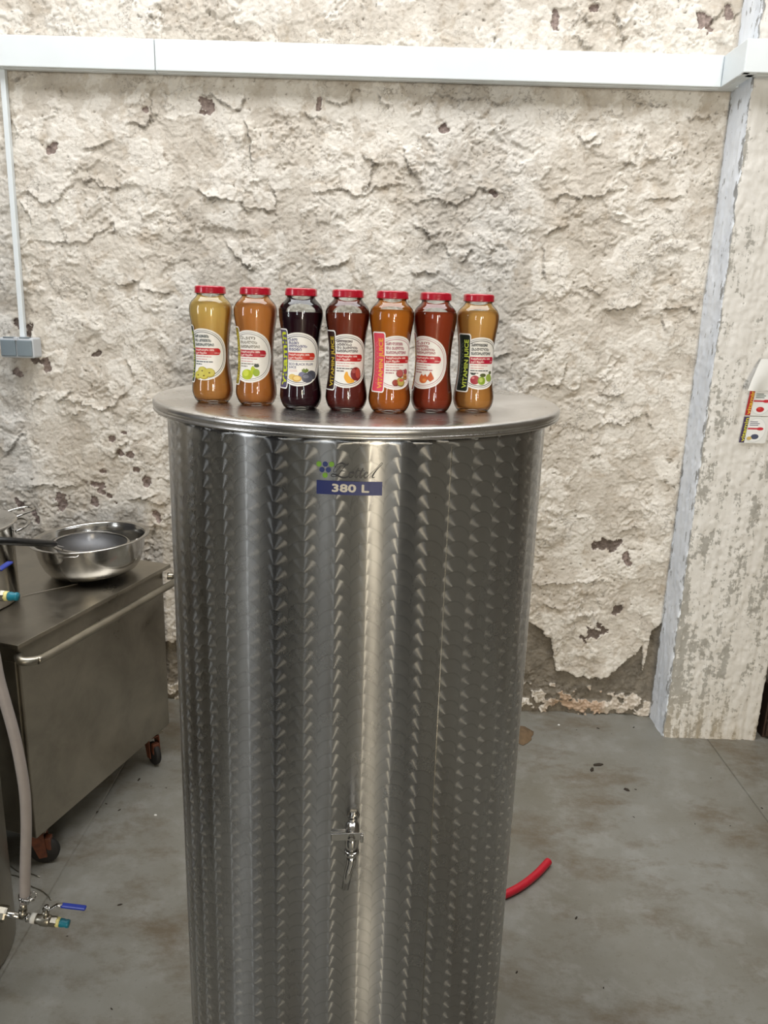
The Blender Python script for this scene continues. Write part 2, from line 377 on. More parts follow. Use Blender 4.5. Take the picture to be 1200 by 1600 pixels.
TONE = np.clip(0.5+0.16*(np.floor(tt)+sst(0.0, 0.10, tt-np.floor(tt)))+0.30*fbm(wx, wz, 0.16, 4, 33, 0.6)+0.12*(np.floor(t2)+sst(0, .15, t2-np.floor(t2))), 0, 1)
MR = np.zeros_like(H); MG = np.zeros_like(H); MBl = np.zeros_like(H)
for sc_, sd_, am_ in ((0.13, 200, 0.0030), (0.07, 230, 0.0020)):        # wandering torn edges between coats
    nn = fbm(wx+.02*fbm(GX, GZ, .04, 3, sd_+9), wz*1.15, sc_, 5, sd_, 0.6); pt = sst(0.0, 0.25, fbm(GX, GZ, 0.22, 2, sd_+20))
    H += am_*np.tanh(nn/0.035)*pt; MR = np.maximum(MR, 0.8*np.exp(-(nn/0.020)**2)*pt*sst(-.1, .3, fbm(GX, GZ, .05, 3, sd_+30)))
pits = fbm(GX, GZ, 0.018, 2, 70)+0.35*fbm(GX, GZ, 0.4, 2, 75)
pm = sst(0.86, 1.05, pits); H -= 0.005*pm; MR = np.maximum(MR, 0.7*pm)
CR = [  # torn plaster ledges and cracks, read off the photograph
 [(119,281),(140,281),(157,290),(175,295),(196,291)],[(21,301),(45,301),(63,316),(73,319),(93,311),(98,299),(119,281)],
 [(28,313),(45,337),(47,353)],[(42,376),(70,379),(91,378),(133,379),(150,367),(175,350),(180,357),(157,371)],[(129,232),(157,229),(175,220)],
 [(191,190),(210,194),(227,197),(238,180),(233,152),(241,127)],[(304,295),(322,308),(353,311),(371,316),(385,330),(400,325)],
 [(175,444),(196,446),(219,437)],[(224,453),(245,458),(266,456)],[(301,142),(336,152),(364,170),(378,170),(381,142)],
 [(383,190),(390,222),(392,257)],[(10,126),(28,122),(42,115)],[(381,182),(390,212),(392,253)],[(308,299),(325,310),(350,312)],
 [(417,283),(433,312),(429,330),(400,326),(375,318)],[(471,178),(504,185)],[(500,153),(529,164),(550,153),(554,137),(583,145)],
 [(588,149),(608,170)],[(675,141),(700,151),(725,155),(746,151),(771,162),(787,162)],[(483,303),(500,299),(525,295),(546,303),(567,308),(588,293),(608,291),(633,285)],
 [(629,228),(638,262),(650,274)],[(621,314),(654,316),(679,310),(713,322),(733,312),(750,295),(771,299),(783,303)],
 [(580,258),(600,255)],[(585,262),(579,287),(562,303)],[(696,378),(702,399)],[(642,345),(669,366),(671,378)],[(563,241),(592,258)],
 [(350,378),(375,408),(400,426)],[(717,412),(738,391)],[(959,13),(970,41),(975,59),(972,75)],[(916,28),(925,41)],[(897,56),(909,69),(928,73)],
 [(1106,41),(1131,13)],[(1144,30),(1159,19),(1166,0)],[(975,150),(997,161),(1019,166),(1044,166)],[(1069,186),(1091,187),(1106,183),(1116,194)],
 [(900,209),(914,225),(934,212)],[(914,234),(941,222)],[(972,258),(994,258)],[(856,312),(881,306),(909,309),(941,305),(972,294)],
 [(1003,316),(1022,309),(1050,312),(1069,309)],[(1037,328),(1050,330)],[(853,369),(875,356),(891,350)],[(1031,487),(1050,484),(1075,481),(1091,494)],
 [(962,838),(980,826),(1004,826)],[(832,915),(867,913),(906,911),(937,909)],[(850,945),(875,955)],
 [(943,487),(965,484),(1005,477)],[(907,448),(928,456),(940,462)],[(768,502),(785,505)],[(770,561),(782,556),(798,554)],[(845,600),(875,605),(880,592),(888,560)],
 [(935,617),(960,619),(978,615)],[(935,672),(950,662),(962,660),(975,665),(990,655),(1010,645)],[(1010,640),(1012,655),(1020,670)],[(1035,490),(1036,520)],
 [(922,718),(928,712),(940,715)],[(1040,712),(1052,718)],[(50,636),(52,625),(70,618)],[(88,630),(103,621),(110,612)],[(88,624),(120,630),(135,635),(152,642),(175,637),(190,620),(200,610)],
 [(0,718),(18,700),(25,683),(38,680)],[(112,650),(125,642),(133,647)],[(35,762),(70,760),(95,763),(125,760)],[(200,782),(225,780),(245,777)],[(228,783),(245,790),(265,788)],
 [(175,720),(185,700),(200,690)],[(196,560),(207,590)],[(850,410),(850,440)],[(848,385),(852,410)],[(760,385),(775,395)],
 [(240,815),(243,820),(235,838)],[(555,560),(560,600)],[(500,420),(530,416),(545,405)],[(640,430),(660,425),(690,428)]]
def seg_fields(poly):
    pts = [wpx(*q) for q in poly]; m_ = 0.07
    x0 = min(p[0] for p in pts)-m_; x1 = max(p[0] for p in pts)+m_; z0 = min(p[1] for p in pts)-m_; z1 = max(p[1] for p in pts)+m_
    i0, i1 = np.searchsorted(xs, [x0, x1]); j0, j1 = np.searchsorted(zs, [z0, z1])
    if i1-i0 < 2 or j1-j0 < 2: return None
    sl = (slice(j0, j1), slice(i0, i1)); X = GX[sl]+0.007*fbm(GX[sl], GZ[sl], 0.03, 4, 80, 0.65); Z = GZ[sl]+0.009*fbm(GX[sl], GZ[sl], 0.03, 4, 90, 0.65)
    D = np.full(X.shape, 9.0); S = np.zeros(X.shape); T = np.zeros(X.shape); n = len(pts)-1
    for k in range(n):
        (ax, az), (bx, bz) = pts[k], pts[k+1]; L = (bx-ax)**2+(bz-az)**2+1e-9
        t = np.clip(((X-ax)*(bx-ax)+(Z-az)*(bz-az))/L, 0, 1); dx = X-(ax+t*(bx-ax)); dz = Z-(az+t*(bz-az)); d = np.hypot(dx, dz)
        nx, nz = -(bz-az), (bx-ax)
        if nz < 0 or (abs(nz) < 1e-4 and nx < 0): nx, nz = -nx, -nz
        b = d < D; D = np.where(b, d, D); S = np.where(b, np.sign(dx*nx+dz*nz), S); T = np.where(b, (k+t)/n, T)
    return sl, D, S, T
for q in CR:
    r_ = seg_fields(q)
    if r_ is None: continue
    sl, D, S, T = r_
    end = np.clip(np.minimum(T, 1-T)*6+0.15, 0, 1); am = 0.7+0.6*random.random()
    H[sl] += am*end*np.where(S > 0, 0.0085*np.exp(-D/0.020), -0.0055*np.exp(-D/0.010))
    MR[sl] = np.maximum(MR[sl], 0.8*end*np.exp(-(D/0.0040)**2)*(0.5+0.5*sst(-0.35, 0.3, fbm(GX[sl], GZ[sl], 0.02, 2, 99))))
def blob(px, py, rx, ry, rag=0.5, seed=0, ang=0):
    cx, cz = wpx(px, py); k = 0.00236; X = GX-cx; Z = GZ-cz; c_, s_ = cos(ang), sin(ang)
    U = (X*c_+Z*s_)/(rx*k); V = (-X*s_+Z*c_)/(ry*k)
    return sst(1.15, 0.85, np.hypot(U, V)+rag*1.1*fbm(GX+seed*.37, GZ, 0.032, 4, 100, 0.6))
# exposed cement and rubble along the foot of the wall (the plaster slab above has a torn lower edge)
edge_px = [(-60,1010),(200,1010),(780,960),(828,975),(862,1000),(866,1030),(870,1048),(895,1056),(945,1062),(1003,1056),(1006,1010),(1020,985),(1060,960)]
ex, ez = zip(*[wpx(*q) for q in edge_px]); ex = np.array(ex); ez = np.array(ez); o_ = np.argsort(ex)
ed = np.interp(GX, ex[o_], ez[o_])+0.012*fbm(GX, GZ, 0.05, 4, 110, 0.65)
low = sst(0.004, -0.004, GZ-ed)
H -= 0.020*low; MBl = np.maximum(MBl, low)
MR = np.maximum(MR, 0.5*np.exp(-((GZ-ed+0.006)/0.006)**2))
rub = sst(0.15, 0.35, fbm(GX, GZ, 0.05, 3, 120)+0.6-np.abs(GZ-0.05)/0.05*0.6)*(GZ < 0.13)
H += 0.014*rub*(0.4+np.abs(fbm(GX, GZ, 0.02, 3, 125))); MBl = MBl*(1-0.8*rub)
for b in [(950,852,24,9,0.5,0,0.1),(980,872,6,12,0.5,1,0.3),(928,990,17,11,0.8,2,0.3),(968,952,12,6,0.7,3,0.5),(93,788,10,13,0.6,4,0),(27,790,5,11,0.6,5,0.4),
          (79,231,9,7,0.4,6,0.4),(320,165,9,10,0.8,7,0),(173,686,6,4,.5,8,0),(187,708,6,5,.5,9,-.4),(203,711,6,5,.5,10,0),(213,735,5,4,.5,11,0),(228,752,6,7,.7,12,0),
          (157,738,5,3,.5,13,0),(150,760,16,4,.8,14,-.2),(165,775,13,4,.8,15,-.5),(145,785,6,9,.7,16,0),(148,553,9,4,.7,17,.2),(22,505,5,6,.8,18,0),(42,517,6,8,.8,19,0),
          (50,562,11,5,.8,20,-.3),(70,572,6,9,.8,21,0),(22,580,5,8,.8,22,.5),(772,303,7,6,.6,23,0),(693,200,6,5,.6,24,0),(498,162,4,9,.6,25,0),(225,170,5,4,.5,26,0),
          (52,808,4,10,.7,27,.3),(244,808,4,14,.7,28,.5),(930,12,6,4,.6,29,0),(868,30,6,12,.6,30,0),(1100,32,8,14,.6,31,.6),(192,677,4,3,.5,32,0),(228,760,4,6,.6,33,0),(1140,20,5,10,.6,34,.3)]:
    m_ = blob(*b); H -= 0.008*m_; MG = np.maximum(MG, m_)
    if b[1] in (852, 990, 505, 517, 562, 553, 952): MR = np.maximum(MR, 0.75*m_)
MR = np.clip(MR, 0, 1)
inn = ((GX > -2.0) & (GZ < 2.74)).astype(float); fade = np.clip((1.1085-GX)/0.02, 0, 1)*np.clip((GX+2.0)/0.1, 0, 1)*np.clip((2.74-GZ)/0.05, 0, 1)
H = H*fade*inn
def grid_mesh(name, P, mats, col=None, mi=None):
    """P: rows x cols x 3"""
    nr, nc = P.shape[:2]; idx = np.arange(nr*nc).reshape(nr, nc)
    q = np.stack([idx[:-1, :-1], idx[:-1, 1:], idx[1:, 1:], idx[1:, :-1]], -1).reshape(-1, 4)
    me = bpy.data.meshes.new(name); me.vertices.add(nr*nc); me.vertices.foreach_set('co', P.reshape(-1).astype(np.float32))
    me.loops.add(q.size); me.loops.foreach_set('vertex_index', q.reshape(-1).astype(np.int32))
    me.polygons.add(len(q)); me.polygons.foreach_set('loop_start', (np.arange(len(q))*4).astype(np.int32))
    for m in mats: me.materials.append(m)
    me.update(calc_edges=True); me.polygons.foreach_set('use_smooth', np.ones(len(q), bool))
    if mi is not None: me.polygons.foreach_set('material_index', mi.astype(np.int32))
    if col is not None:
        a = me.color_attributes.new('mask', 'FLOAT_COLOR', 'POINT'); a.data.foreach_set('color', col.reshape(-1).astype(np.float32))
    me.validate(); return me
P = np.stack([GX, YW+TW*GX-H, GZ], -1)
me = grid_mesh('wall_back', P, [M_PLASTER], np.stack([MR, MG, MBl, TONE], -1))
o = link('wall_back', me); o['kind'] = 'structure'; o['label'] = 'rough cream plaster rear wall, cracked and flaking'

# pillar: left side strip (pale blue), front face (board marked, worn white)
PX0, PX1, PYF = 1.108, 1.467, 2.712
zz = np.concatenate([np.arange(0, 2.75, 0.006), [2.8, 3.2, 3.7, HC]])
ys = np.linspace(2.895, PYF, 30); xf = np.arange(PX0, PX1, 0.006); yr = np.linspace(PYF, 2.895, 8)
cx = np.concatenate([np.full(30, PX0), xf[1:], np.full(8, PX1)]); cy = np.concatenate([ys, np.full(len(xf)-1, PYF), yr])
kind = np.concatenate([np.zeros(30), np.ones(len(xf)-1), np.full(8, 2)])
CXg, Zg = np.meshgrid(np.arange(len(cx)), zz); XX = cx[CXg]; YY = cy[CXg]; KK = kind[CXg]
s1 = np.concatenate([[0], np.cumsum(np.hypot(np.diff(cx), np.diff(cy)))]); SS = s1[CXg]
d = 0.0016*fbm(SS*5, Zg, 0.09, 4, 130)+0.0014*fbm(SS, Zg, 0.03, 4, 135)+0.0022*(sst(0.1, 0.2, fbm(SS*2.5, Zg, 0.12, 4, 140, .6)))
for bx in (1.225, 1.345, 1.42): d -= 0.004*np.exp(-((SS-(bx-PX0+s1[29])+0.003*fbm(SS*0, Zg, 0.3, 3, 150))/0.003)**2)*(KK == 1)
cor = np.exp(-np.abs(SS-s1[29])/0.008); d -= 0.006*cor*(0.3+np.abs(fbm(SS, Zg, 0.04, 4, 145)))
nrmx = np.where(KK == 0, -1.0, np.where(KK == 2, 1.0, 0)); nrmy = np.where(KK == 1, -1.0, 0.0)
XX = XX+nrmx*d; YY = YY+nrmy*d
edgem = np.maximum(np.exp(-np.abs(SS-s1[29])/0.014), np.exp(-np.abs(SS-(2.895-2.872))/0.012))
P = np.stack([XX, YY, Zg], -1); mi = np.tile((kind[1:] > 0).astype(int), (len(zz)-1, 1)).reshape(-1)
me = grid_mesh('trim_1', P, [M_STRIP, M_PILLAR], np.stack([edgem, edgem*0, edgem*0, edgem*0+1], -1), mi)
o = link('pillar_right', me); o['kind'] = 'structure'; o['label'] = 'whitewashed concrete pillar with a pale blue painted side'

# the rest of the hall shell
M_WALLP = plain('hall_wall_paint', (112, 105, 95), 0.9, 0, 0.12, 3, 0.1)
M_DARKW = plain('dark_panel_paint', (46, 46, 50), 0.6, 0, 0.1, 5)
M_CEIL = plain('ceiling_boards', (176, 174, 168), 0.8, 0, 0.06, 4)
mb = MB()
gx = [X0-.2, -0.888, -0.886, -0.883, -0.881, 1.2768, 1.2790, 1.2815, 1.2837, X1+.2]; gz = [0, 0, -.004, -.004, 0, 0, -.004, -.004, 0, 0]
for a, b, za, zb in zip(gx, gx[1:], gz, gz[1:]):
    mb.add([(a, Y0-.2, za), (b, Y0-.2, zb), (b, 3.1, zb), (a, 3.1, za)], [(0, 1, 2, 3)], 0, False)
mb.add([(X0-.2, Y0-.2, -.1), (X1+.2, Y0-.2, -.1), (X1+.2, 3.1, -.1), (X0-.2, 3.1, -.1)], [(3, 2, 1, 0)], 0, False)
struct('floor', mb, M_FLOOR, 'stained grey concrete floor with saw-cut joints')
struct('ceiling', MB().box((X0-.2, Y0-.2, HC), (X1+.2, 3.1, HC+.1)), M_CEIL)
struct('wall_left', MB().box((X0-.15, Y0-.2, 0), (X0, LW[0], HC)).box((X0-.15, LW[1], 0), (X0, 3.1, HC)).box((X0-.15, LW[0], 0), (X0, LW[1], LW[2])).box((X0-.15, LW[0], LW[3]), (X0, LW[1], HC)), M_WALLP)
struct('window_3', MB().box((X0-.09, LW[0], LW[2]), (X0-.03, LW[0]+.05, LW[3])).box((X0-.09, LW[1]-.05, LW[2]), (X0-.03, LW[1], LW[3])).box((X0-.09, LW[0]+.05, LW[2]), (X0-.03, LW[1]-.05, LW[2]+.05)).box((X0-.09, LW[0]+.05, LW[3]-.05), (X0-.03, LW[1]-.05, LW[3])), M_PVC)
struct('door_3', MB().box((X0, -4.1, 0.02), (X0+.06, -2.0, 3.2), 0.01), M_DARKW)  # this and the next: unseen dark panels, added for bands in the tank
struct('door_4', MB().box((X0, 0.4, 0.02), (X0+.06, 2.7, 2.6), 0.01), M_DARKW)
struct('wall_right', MB().box((X1, Y0-.2, 0), (X1+.15, 3.1, HC)), M_WALLP)
struct('wall_back_right', MB().box((PX1-.01, 2.88, 0), (X1, 3.0, HC)), M_WALLP)
mb = MB(); cuts = sorted([DOOR]+WINS); x = X0
for q in cuts:
    mb.box((x, Y0-.15, 0), (q[0], Y0, HC))
    if q[2] > 0: mb.box((q[0], Y0-.15, 0), (q[1], Y0, q[2]))
    mb.box((q[0], Y0-.15, q[3]), (q[1], Y0, HC)); x = q[1]
mb.box((x, Y0-.15, 0), (X1, Y0, HC)); struct('wall_front', mb, M_WALLP)
for i, q in enumerate(WINS):
    mb = MB(); t_ = 0.05
    mb.box((q[0], Y0-.08, q[2]), (q[0]+t_, Y0-.02, q[3])).box((q[1]-t_, Y0-.08, q[2]), (q[1], Y0-.02, q[3])).box((q[0]+t_, Y0-.08, q[2]), (q[1]-t_, Y0-.02, q[2]+t_)).box((q[0]+t_, Y0-.08, q[3]-t_), (q[1]-t_, Y0-.02, q[3]))
    mb.box(((q[0]+q[1])/2-.02, Y0-.08, q[2]+t_), ((q[0]+q[1])/2+.02, Y0-.02, q[3]-t_))
    struct('window_%d' % (i+1), mb, M_PVC)
# dark panels added on the unseen front wall, to give dark bands in the polished tank
for i, (a, b) in enumerate([(-1.0, -0.2), (3.1, 3.95)]):
    struct('door_%d' % (i+1), MB().box((a, Y0, 0.02), (b, Y0+.06, 3.0), 0.01), M_DARKW)

# ------------------------------------------------------------------ trunking, conduit, socket
TZ0, TZ1 = 2.303, 2.396
tr = thing('cable_trunking', 'long white plastic cable trunking running along the wall and round the pillar', 'trunking', (0.2, 2.81, TZ0))
def trunk_seg(name, a, b, lbl=None):
    """U-shaped cover from plan point a to b; the room is on the right-hand side of a->b reversed"""
    a = Vector((a[0], a[1], 0)); b = Vector((b[0], b[1], 0)); d_ = (b-a).normalized(); n = Vector((d_.y, -d_.x, 0))
    L = (b-a).length; xf = Matrix(((d_.x, n.x, 0, a.x-0.2), (d_.y, n.y, 0, a.y-2.81), (0, 0, 1, 0), (0, 0, 0, 1)))
    # local x along, local y towards the room (0 = front face), z up
    mb = MB().box((0, -0.036, 0), (L, 0, TZ1-TZ0), 0.0025, 0, xf)
    mb.box((0, -0.0425, -0.0015), (L, -0.020, 0.002), 0.0006, 0, xf)
    return obj(name, mb, M_PVC, tr)
trunk_seg('cover', (-3.5, 2.838), (-0.791, 2.818)); trunk_seg('cover', (-0.7888, 2.818), (1.048, 2.806))
trunk_seg('corner_piece', (1.0485, 2.808), (1.0485, 2.640))
trunk_seg('cover', (1.0495, 2.638), (2.4, 2.628))
mb = MB().box((1.049-.2, -0.003, 0.001), (1.109-.2, 0.05, TZ1-TZ0-.001), 0.001, 0, Matrix.Translation((0, 0, 0)))
obj('inner_corner', mb, M_PVC, tr)

cdt = MB().box((-0.0085, -0.008, 0), (0.0085, 0.012, TZ0-1.4375), 0.0015)
o = obj('conduit', cdt, M_PVC, None, (-1.316, 2.862, 1.4375)); o.rotation_euler = (0, radians(0.6), 0)
tag(o, 'thin white vertical mini trunking leading down from the big trunking to the socket', 'conduit')
so = thing('double_socket', 'grey surface-mounted double socket box with two flap covers at the left edge', 'socket', (-1.318, 2.868, 1.367))
mb = MB().box((-0.060, -0.058, 0), (0.060, 0.008, 0.070), 0.006, 0, None, 3)
obj('housing', mb, M_SPLAST, so)
for k in (-1, 1):
    mb = MB().box((-0.0265, -0.064, 0), (0.0265, -0.056, 0.056), 0.003, 0, None, 3)
    obj('flap_cover', mb, M_DPLAST, so, (k*0.0287, 0, 0.006))
obj('hinge_clip', MB().box((-.007, -.064, .060), (.007, -.045, .0715), .002), M_SPLAST, so)
obj('hinge_strip', MB().box((-.047, -.058, .0685), (-.010, -.040, .0725), .001).box((.010, -.058, .0685), (.047, -.040, .0725), .001), M_DPLAST, so)

# ------------------------------------------------------------------ tank
TX, TY, TR = -0.0498, 1.334, 0.315; LZ = 1.4366; LR = 0.3369
tk = thing('storage_tank', 'tall cylindrical stainless steel tank with a circular swirl-ground wall', 'tank', (TX, TY, 0))
obj('tank_wall', MB().lathe([(0, .205), (.29, .2), (.309, .203), (TR, .215), (TR, 1.405), (TR+.002, 1.409), (TR+.002, 1.415), (TR-.003, 1.419), (TR-.003, 1.40)], 192), M_TANK, tk)
for k in range(3):
    a = radians(30+120*k); x, y = 0.27*cos(a), 0.27*sin(a)
    obj('leg', MB().box((x-.02, y-.02, 0.012), (x+.02, y+.02, .212), .003).lathe([(0, 0), (.03, 0), (.03, .008), (.012, .014), (0, .014)], 16, 0, Matrix.Translation((x, y, 0))), M_TUBE, tk)
a = math.asin((690-557)/295*0.985)
mb = MB(); c_, s_ = cos(a), sin(a)
mb.tube([(s_*TR, -c_*TR, .21), (s_*TR, -c_*TR, 1.405)], 0.0006, 6, 0, True); obj('weld_seam', mb, M_TUBE, tk)

ld = thing('tank_lid', 'flat round stainless steel lid with a rolled rim lying on the tank', 'lid', (TX, TY, 1.419))
prof = [(0, .0176), (.310, .0176), (.3285, .0176), (.334, .0162), (.3366, .0135), (.3369, .0100), (.3362, .0072), (.3352, .0062), (.3352, .0050), (.3364, .0042), (.3368, .0020), (.3360, .0002), (.334, -.0004), (.333, .0012), (.333, .0150), (0, .0155)]
obj('lid_plate', MB().lathe(prof, 192), M_LID, ld, sharp=50)

# tap
Zt = 0.846; xt = -0.032; ya = TY-sqrt(TR**2-(xt-TX)**2)
tap = thing('drain_tap', 'small chromed ball tap with a flat lever and bent spout screwed into the tank front', 'tap', (xt, ya, Zt)); tap.scale = (.88, .88, .84)
RX90 = Matrix.Rotation(radians(90), 4, 'X')         # lathe axis z -> -y
def ax(prof, seg=20, y=0.0): return MB().lathe(prof, seg, 0, Matrix.Translation((0, -y, 0)) @ RX90)
obj('flange_nut', MB().lathe([(0, 0), (.0112, 0), (.0112, .005), (.0095, .0065), (0, .0065)], 6, 0, RX90, False), M_CHROME, tap)
mb = MB(); mb.tube([(0, -.004, 0), (0, -.034, -.002)], .0078, 16); obj('inlet_stub', mb, M_CHROME, tap)
mb = MB(); mb.tube([(0, -.026, .002), (0, -.030, .002), (0, -.042, -.010), (0, -.046, -.024), (0, -.046, -.040)], [.009, .0115, .0125, .0115, .0095], 20)
mb.lathe([(0, .0), (.0112, .0), (.0125, .002), (.0125, .007), (.0112, .009), (0, .009)], 20, 0, Matrix.Translation((0, -.046, -.046)))
obj('valve_body', mb, M_CHROME, tap)
mb = MB(); mb.tube([(0, -.046, -.044), (0, -.046, -.058), (-.001, -.047, -.066), (-.004, -.050, -.076), (-.009, -.054, -.110)], [.0078, .0085, .0082, .0072, .0064], 16)
obj('spout', mb, M_CHROME, tap)
mb = MB(); mb.tube([(0, -.038, -.002), (0, -.062, -.002)], .0042, 10); mb.lathe([(0, 0), (.0062, 0), (.0062, .004), (.004, .0052), (0, .0052)], 6, 0, Matrix.Translation((0, -.058, -.002)) @ RX90, False)
obj('lever_stem', mb, M_CHROME, tap)
mb = MB(); pts = [(.018, -.056, -.004), (.008, -.058, -.002), (-.006, -.058, -.001), (-.034, -.054, .002)]
mb.box((-.034, -.0595, -.0075), (.019, -.0565, .0065), .001, 0, Matrix.Rotation(radians(-4), 4, 'Y')); mb.box((.0145, -.063, -.009), (.019, -.0565, .0055), .001); mb.box((-.034, -.0580, .0055), (-.010, -.050, .0080), .0006)
lv = obj('lever', mb, M_CHROME, tap)
# ------------------------------------------------------------------ text and flat print
_tc = {}
MT = lambda q: ''.join(chr(ord(c)-0x10D0+0x1C90) if 0x10D0 <= ord(c) <= 0x10F0 else c for c in q)
def text_tris(s, size, bold=0.0, shear=0.0, track=1.0, wscale=1.0):
    key = (s, size, shear, track)
    if key not in _tc:
        cu = bpy.data.curves.new('t', 'FONT'); cu.body = s; cu.size = size; cu.shear = shear; cu.resolution_u = 3; cu.space_character = track
        ob = bpy.data.objects.new('t', cu); C.objects.link(ob); dg = bpy.context.evaluated_depsgraph_get(); dg.update()
        m = ob.evaluated_get(dg).to_mesh(); m.calc_loop_triangles()
        vs = [(v.co.x, v.co.y) for v in m.vertices]; fs = [tuple(t.vertices) for t in m.loop_triangles]
        ob.evaluated_get(dg).to_mesh_clear(); bpy.data.objects.remove(ob); bpy.data.curves.remove(cu); _tc[key] = (vs, fs)
    vs, fs = _tc[key]; return [(x*wscale, y) for x, y in vs], fs
def text_w(v): return max(p[0] for p in v)-min(p[0] for p in v) if v else 0
class Print:
    """flat print laid on a curved or plane surface; wrap(x, y, lift) -> point"""
    def __init__(s, wrap, inv=1.0): s.mb = MB(); s.wrap = wrap; s.mats = []; s.k = 0
    def mat(s, rgb):
        m = ink(rgb) if isinstance(rgb, tuple) else rgb
        if m not in s.mats: s.mats.append(m)
        return s.mats.index(m)
    def put(s, vs, fs, rgb, lift): s.mb.add([s.wrap(x, y, lift) for x, y in vs], fs, s.mat(rgb), True)
    def shape(s, x0, x1, lo, hi, rgb, lift, nx=24, ny=10):
        vs, fs = [], []
        for i in range(nx+1):
            x = x0+(x1-x0)*i/nx; a, b = lo(x), hi(x)
            for j in range(ny+1): vs.append((x, a+(b-a)*j/ny))
        for i in range(nx):
            for j in range(ny): k = i*(ny+1)+j; fs.append((k, k+ny+1, k+ny+2, k+1))
        s.put(vs, fs, rgb, lift)
    def rect(s, x0, y0, x1, y1, rgb, lift, nx=6, ny=10, rad=0.0):
        def e(x):
            d_ = min(x-x0, x1-x)
            return 0 if rad <= 0 or d_ >= rad else rad-sqrt(max(0, rad*rad-(rad-d_)**2))
        s.shape(x0, x1, lambda x: y0+e(x), lambda x: y1-e(x), rgb, lift, nx if rad <= 0 else 20, ny)
    def disc(s, cx, cy, rx, ry, rgb, lift, x0=None, x1=None, nx=16, ang=None, ny=6):
        a = max(cx-rx, x0) if x0 is not None else cx-rx; b = cx+rx if x1 is None else min(cx+rx, x1)
        f = lambda x: ry*sqrt(max(0, 1-((x-cx)/rx)**2))
        s.shape(a, b, lambda x: cy-f(x), lambda x: cy+f(x), rgb, lift, nx, ny)
    def ribbon(s, pts, wd, rgb, lift):
        vs, fs = [], []; n = len(pts)
        for i, p in enumerate(pts):
            q0 = pts[max(i-1, 0)]; q1 = pts[min(i+1, n-1)]; dx, dy = q1[0]-q0[0], q1[1]-q0[1]; L = math.hypot(dx, dy) or 1
            w_ = (wd[i] if isinstance(wd, (list, tuple)) else wd)/2; vs += [(p[0]-dy/L*w_, p[1]+dx/L*w_), (p[0]+dy/L*w_, p[1]-dx/L*w_)]
        for i in range(n-1): fs.append((2*i, 2*i+1, 2*i+3, 2*i+2))
        s.put(vs, fs, rgb, lift)
    def text(s, st, x, y, size, rgb, lift, bold=0.0, rot=0, shear=0.0, width=None, track=1.0):
        vs, fs = text_tris(st, size, bold, shear, track)
        if not vs: return
        if width: k = width/text_w(vs); vs = [(a*k, b) for a, b in vs]
        if rot == 90: vs = [(-b, a) for a, b in vs]
        offs = [(0, 0)] if bold <= 0 else [(bold*cos(q), bold*sin(q)) for q in (.4, 1.97, 3.54, 5.11)]
        for i, (ox, oy) in enumerate(offs): s.put([(a+x+ox, b+y+oy) for a, b in vs], fs, rgb, lift+i*.00001)
    def curve(s, pts, wd, rgb, lift, n=6):
        P = [(p.x, p.y) for p in spline([(a, b, 0) for a, b in pts], n)]
        wd = [q*1.3 for q in wd] if isinstance(wd, (list, tuple)) else wd
        if isinstance(wd, (list, tuple)):
            m = len(P)-1; W = [float(np.interp(i/m, np.linspace(0, 1, len(wd)), wd)) for i in range(m+1)]
        else: W = wd
        s.ribbon(P, W, rgb, lift)
    def build(s, name, parent): return obj(name, s.mb, s.mats, parent)

# maker's sticker on the tank
a0 = atan2(at_y(546, 745, 1.022).x-TX, 0.312); zc_ = at_y(546, 747, 1.021).z
def wrap_tank(x, y, l): a = a0+x/TR; return ((TR+l)*sin(a), -(TR+l)*cos(a), zc_+y)
pr = Print(wrap_tank); mm = 0.001
NV, GRN = (24, 44, 104), (110, 160, 40)
pr.rect(-44*mm, -23*mm, 44.5*mm, -4*mm, (6, 28, 98), .0004, 16, 3)
vs, _ = text_tris('380 L', 15*mm, .0006)
pr.text('380 L', -24*mm, -18.5*mm, 14.5*mm, (206, 200, 186), .0006, .0007, width=49*mm)
for dx, dy, c in [(-41, 18, GRN), (-32.5, 18.2, NV), (-24, 18.4, GRN), (-36.8, 10.5, NV), (-28.2, 10.6, NV), (-32.6, 3, GRN)]: pr.disc(dx*mm, dy*mm, 3.6*mm, 3.6*mm, c, .0004, nx=14)
S = lambda pts: [(a*mm, b*mm) for a, b in pts]
K = (20, 20, 28)
# script lettering, drawn as pen strokes
pr.curve(S([(-12, 16.5), (-15, 12), (-20, 7.5), (-21, 11), (-17, 17.5), (-11, 20.3), (-5, 18.2), (-2.5, 18.6), (-1.5, 20.5)]), [.5*mm, .4*mm, .5*mm, .6*mm, 1.0*mm, 1.8*mm, 1.3*mm, .6*mm], K, .0005)
pr.curve(S([(-4, 18.5), (-8, 14), (-12, 8), (-16, 2.5)]), [.8*mm, .6*mm, .8*mm], K, .0005)
pr.curve(S([(-13, 9.6), (-9, 10), (-5.5, 9.3)]), [.4*mm, .9*mm, .4*mm], K, .0005)
pr.curve(S([(-16, 2.5), (-22, 1.6), (-24.5, 3.2), (-22, 5.2), (-17, 3.8), (-11, 1.4), (-6, .6), (-1, 2.8), (2, 7.5)]), [.6*mm, .6*mm, .8*mm, 1.5*mm, 1.9*mm, 1.2*mm, .4*mm], K, .0005)
pr.curve(S([(4.5, 8.6), (1.2, 7.6), (-.6, 4), (.6, 1.2), (3.6, 2), (6.2, 6), (5.2, 8.8), (4.2, 7.4), (7, 6.8)]), [1.4*mm, 1.7*mm, .9*mm, .5*mm, 1.2*mm, .4*mm], K, .0005)
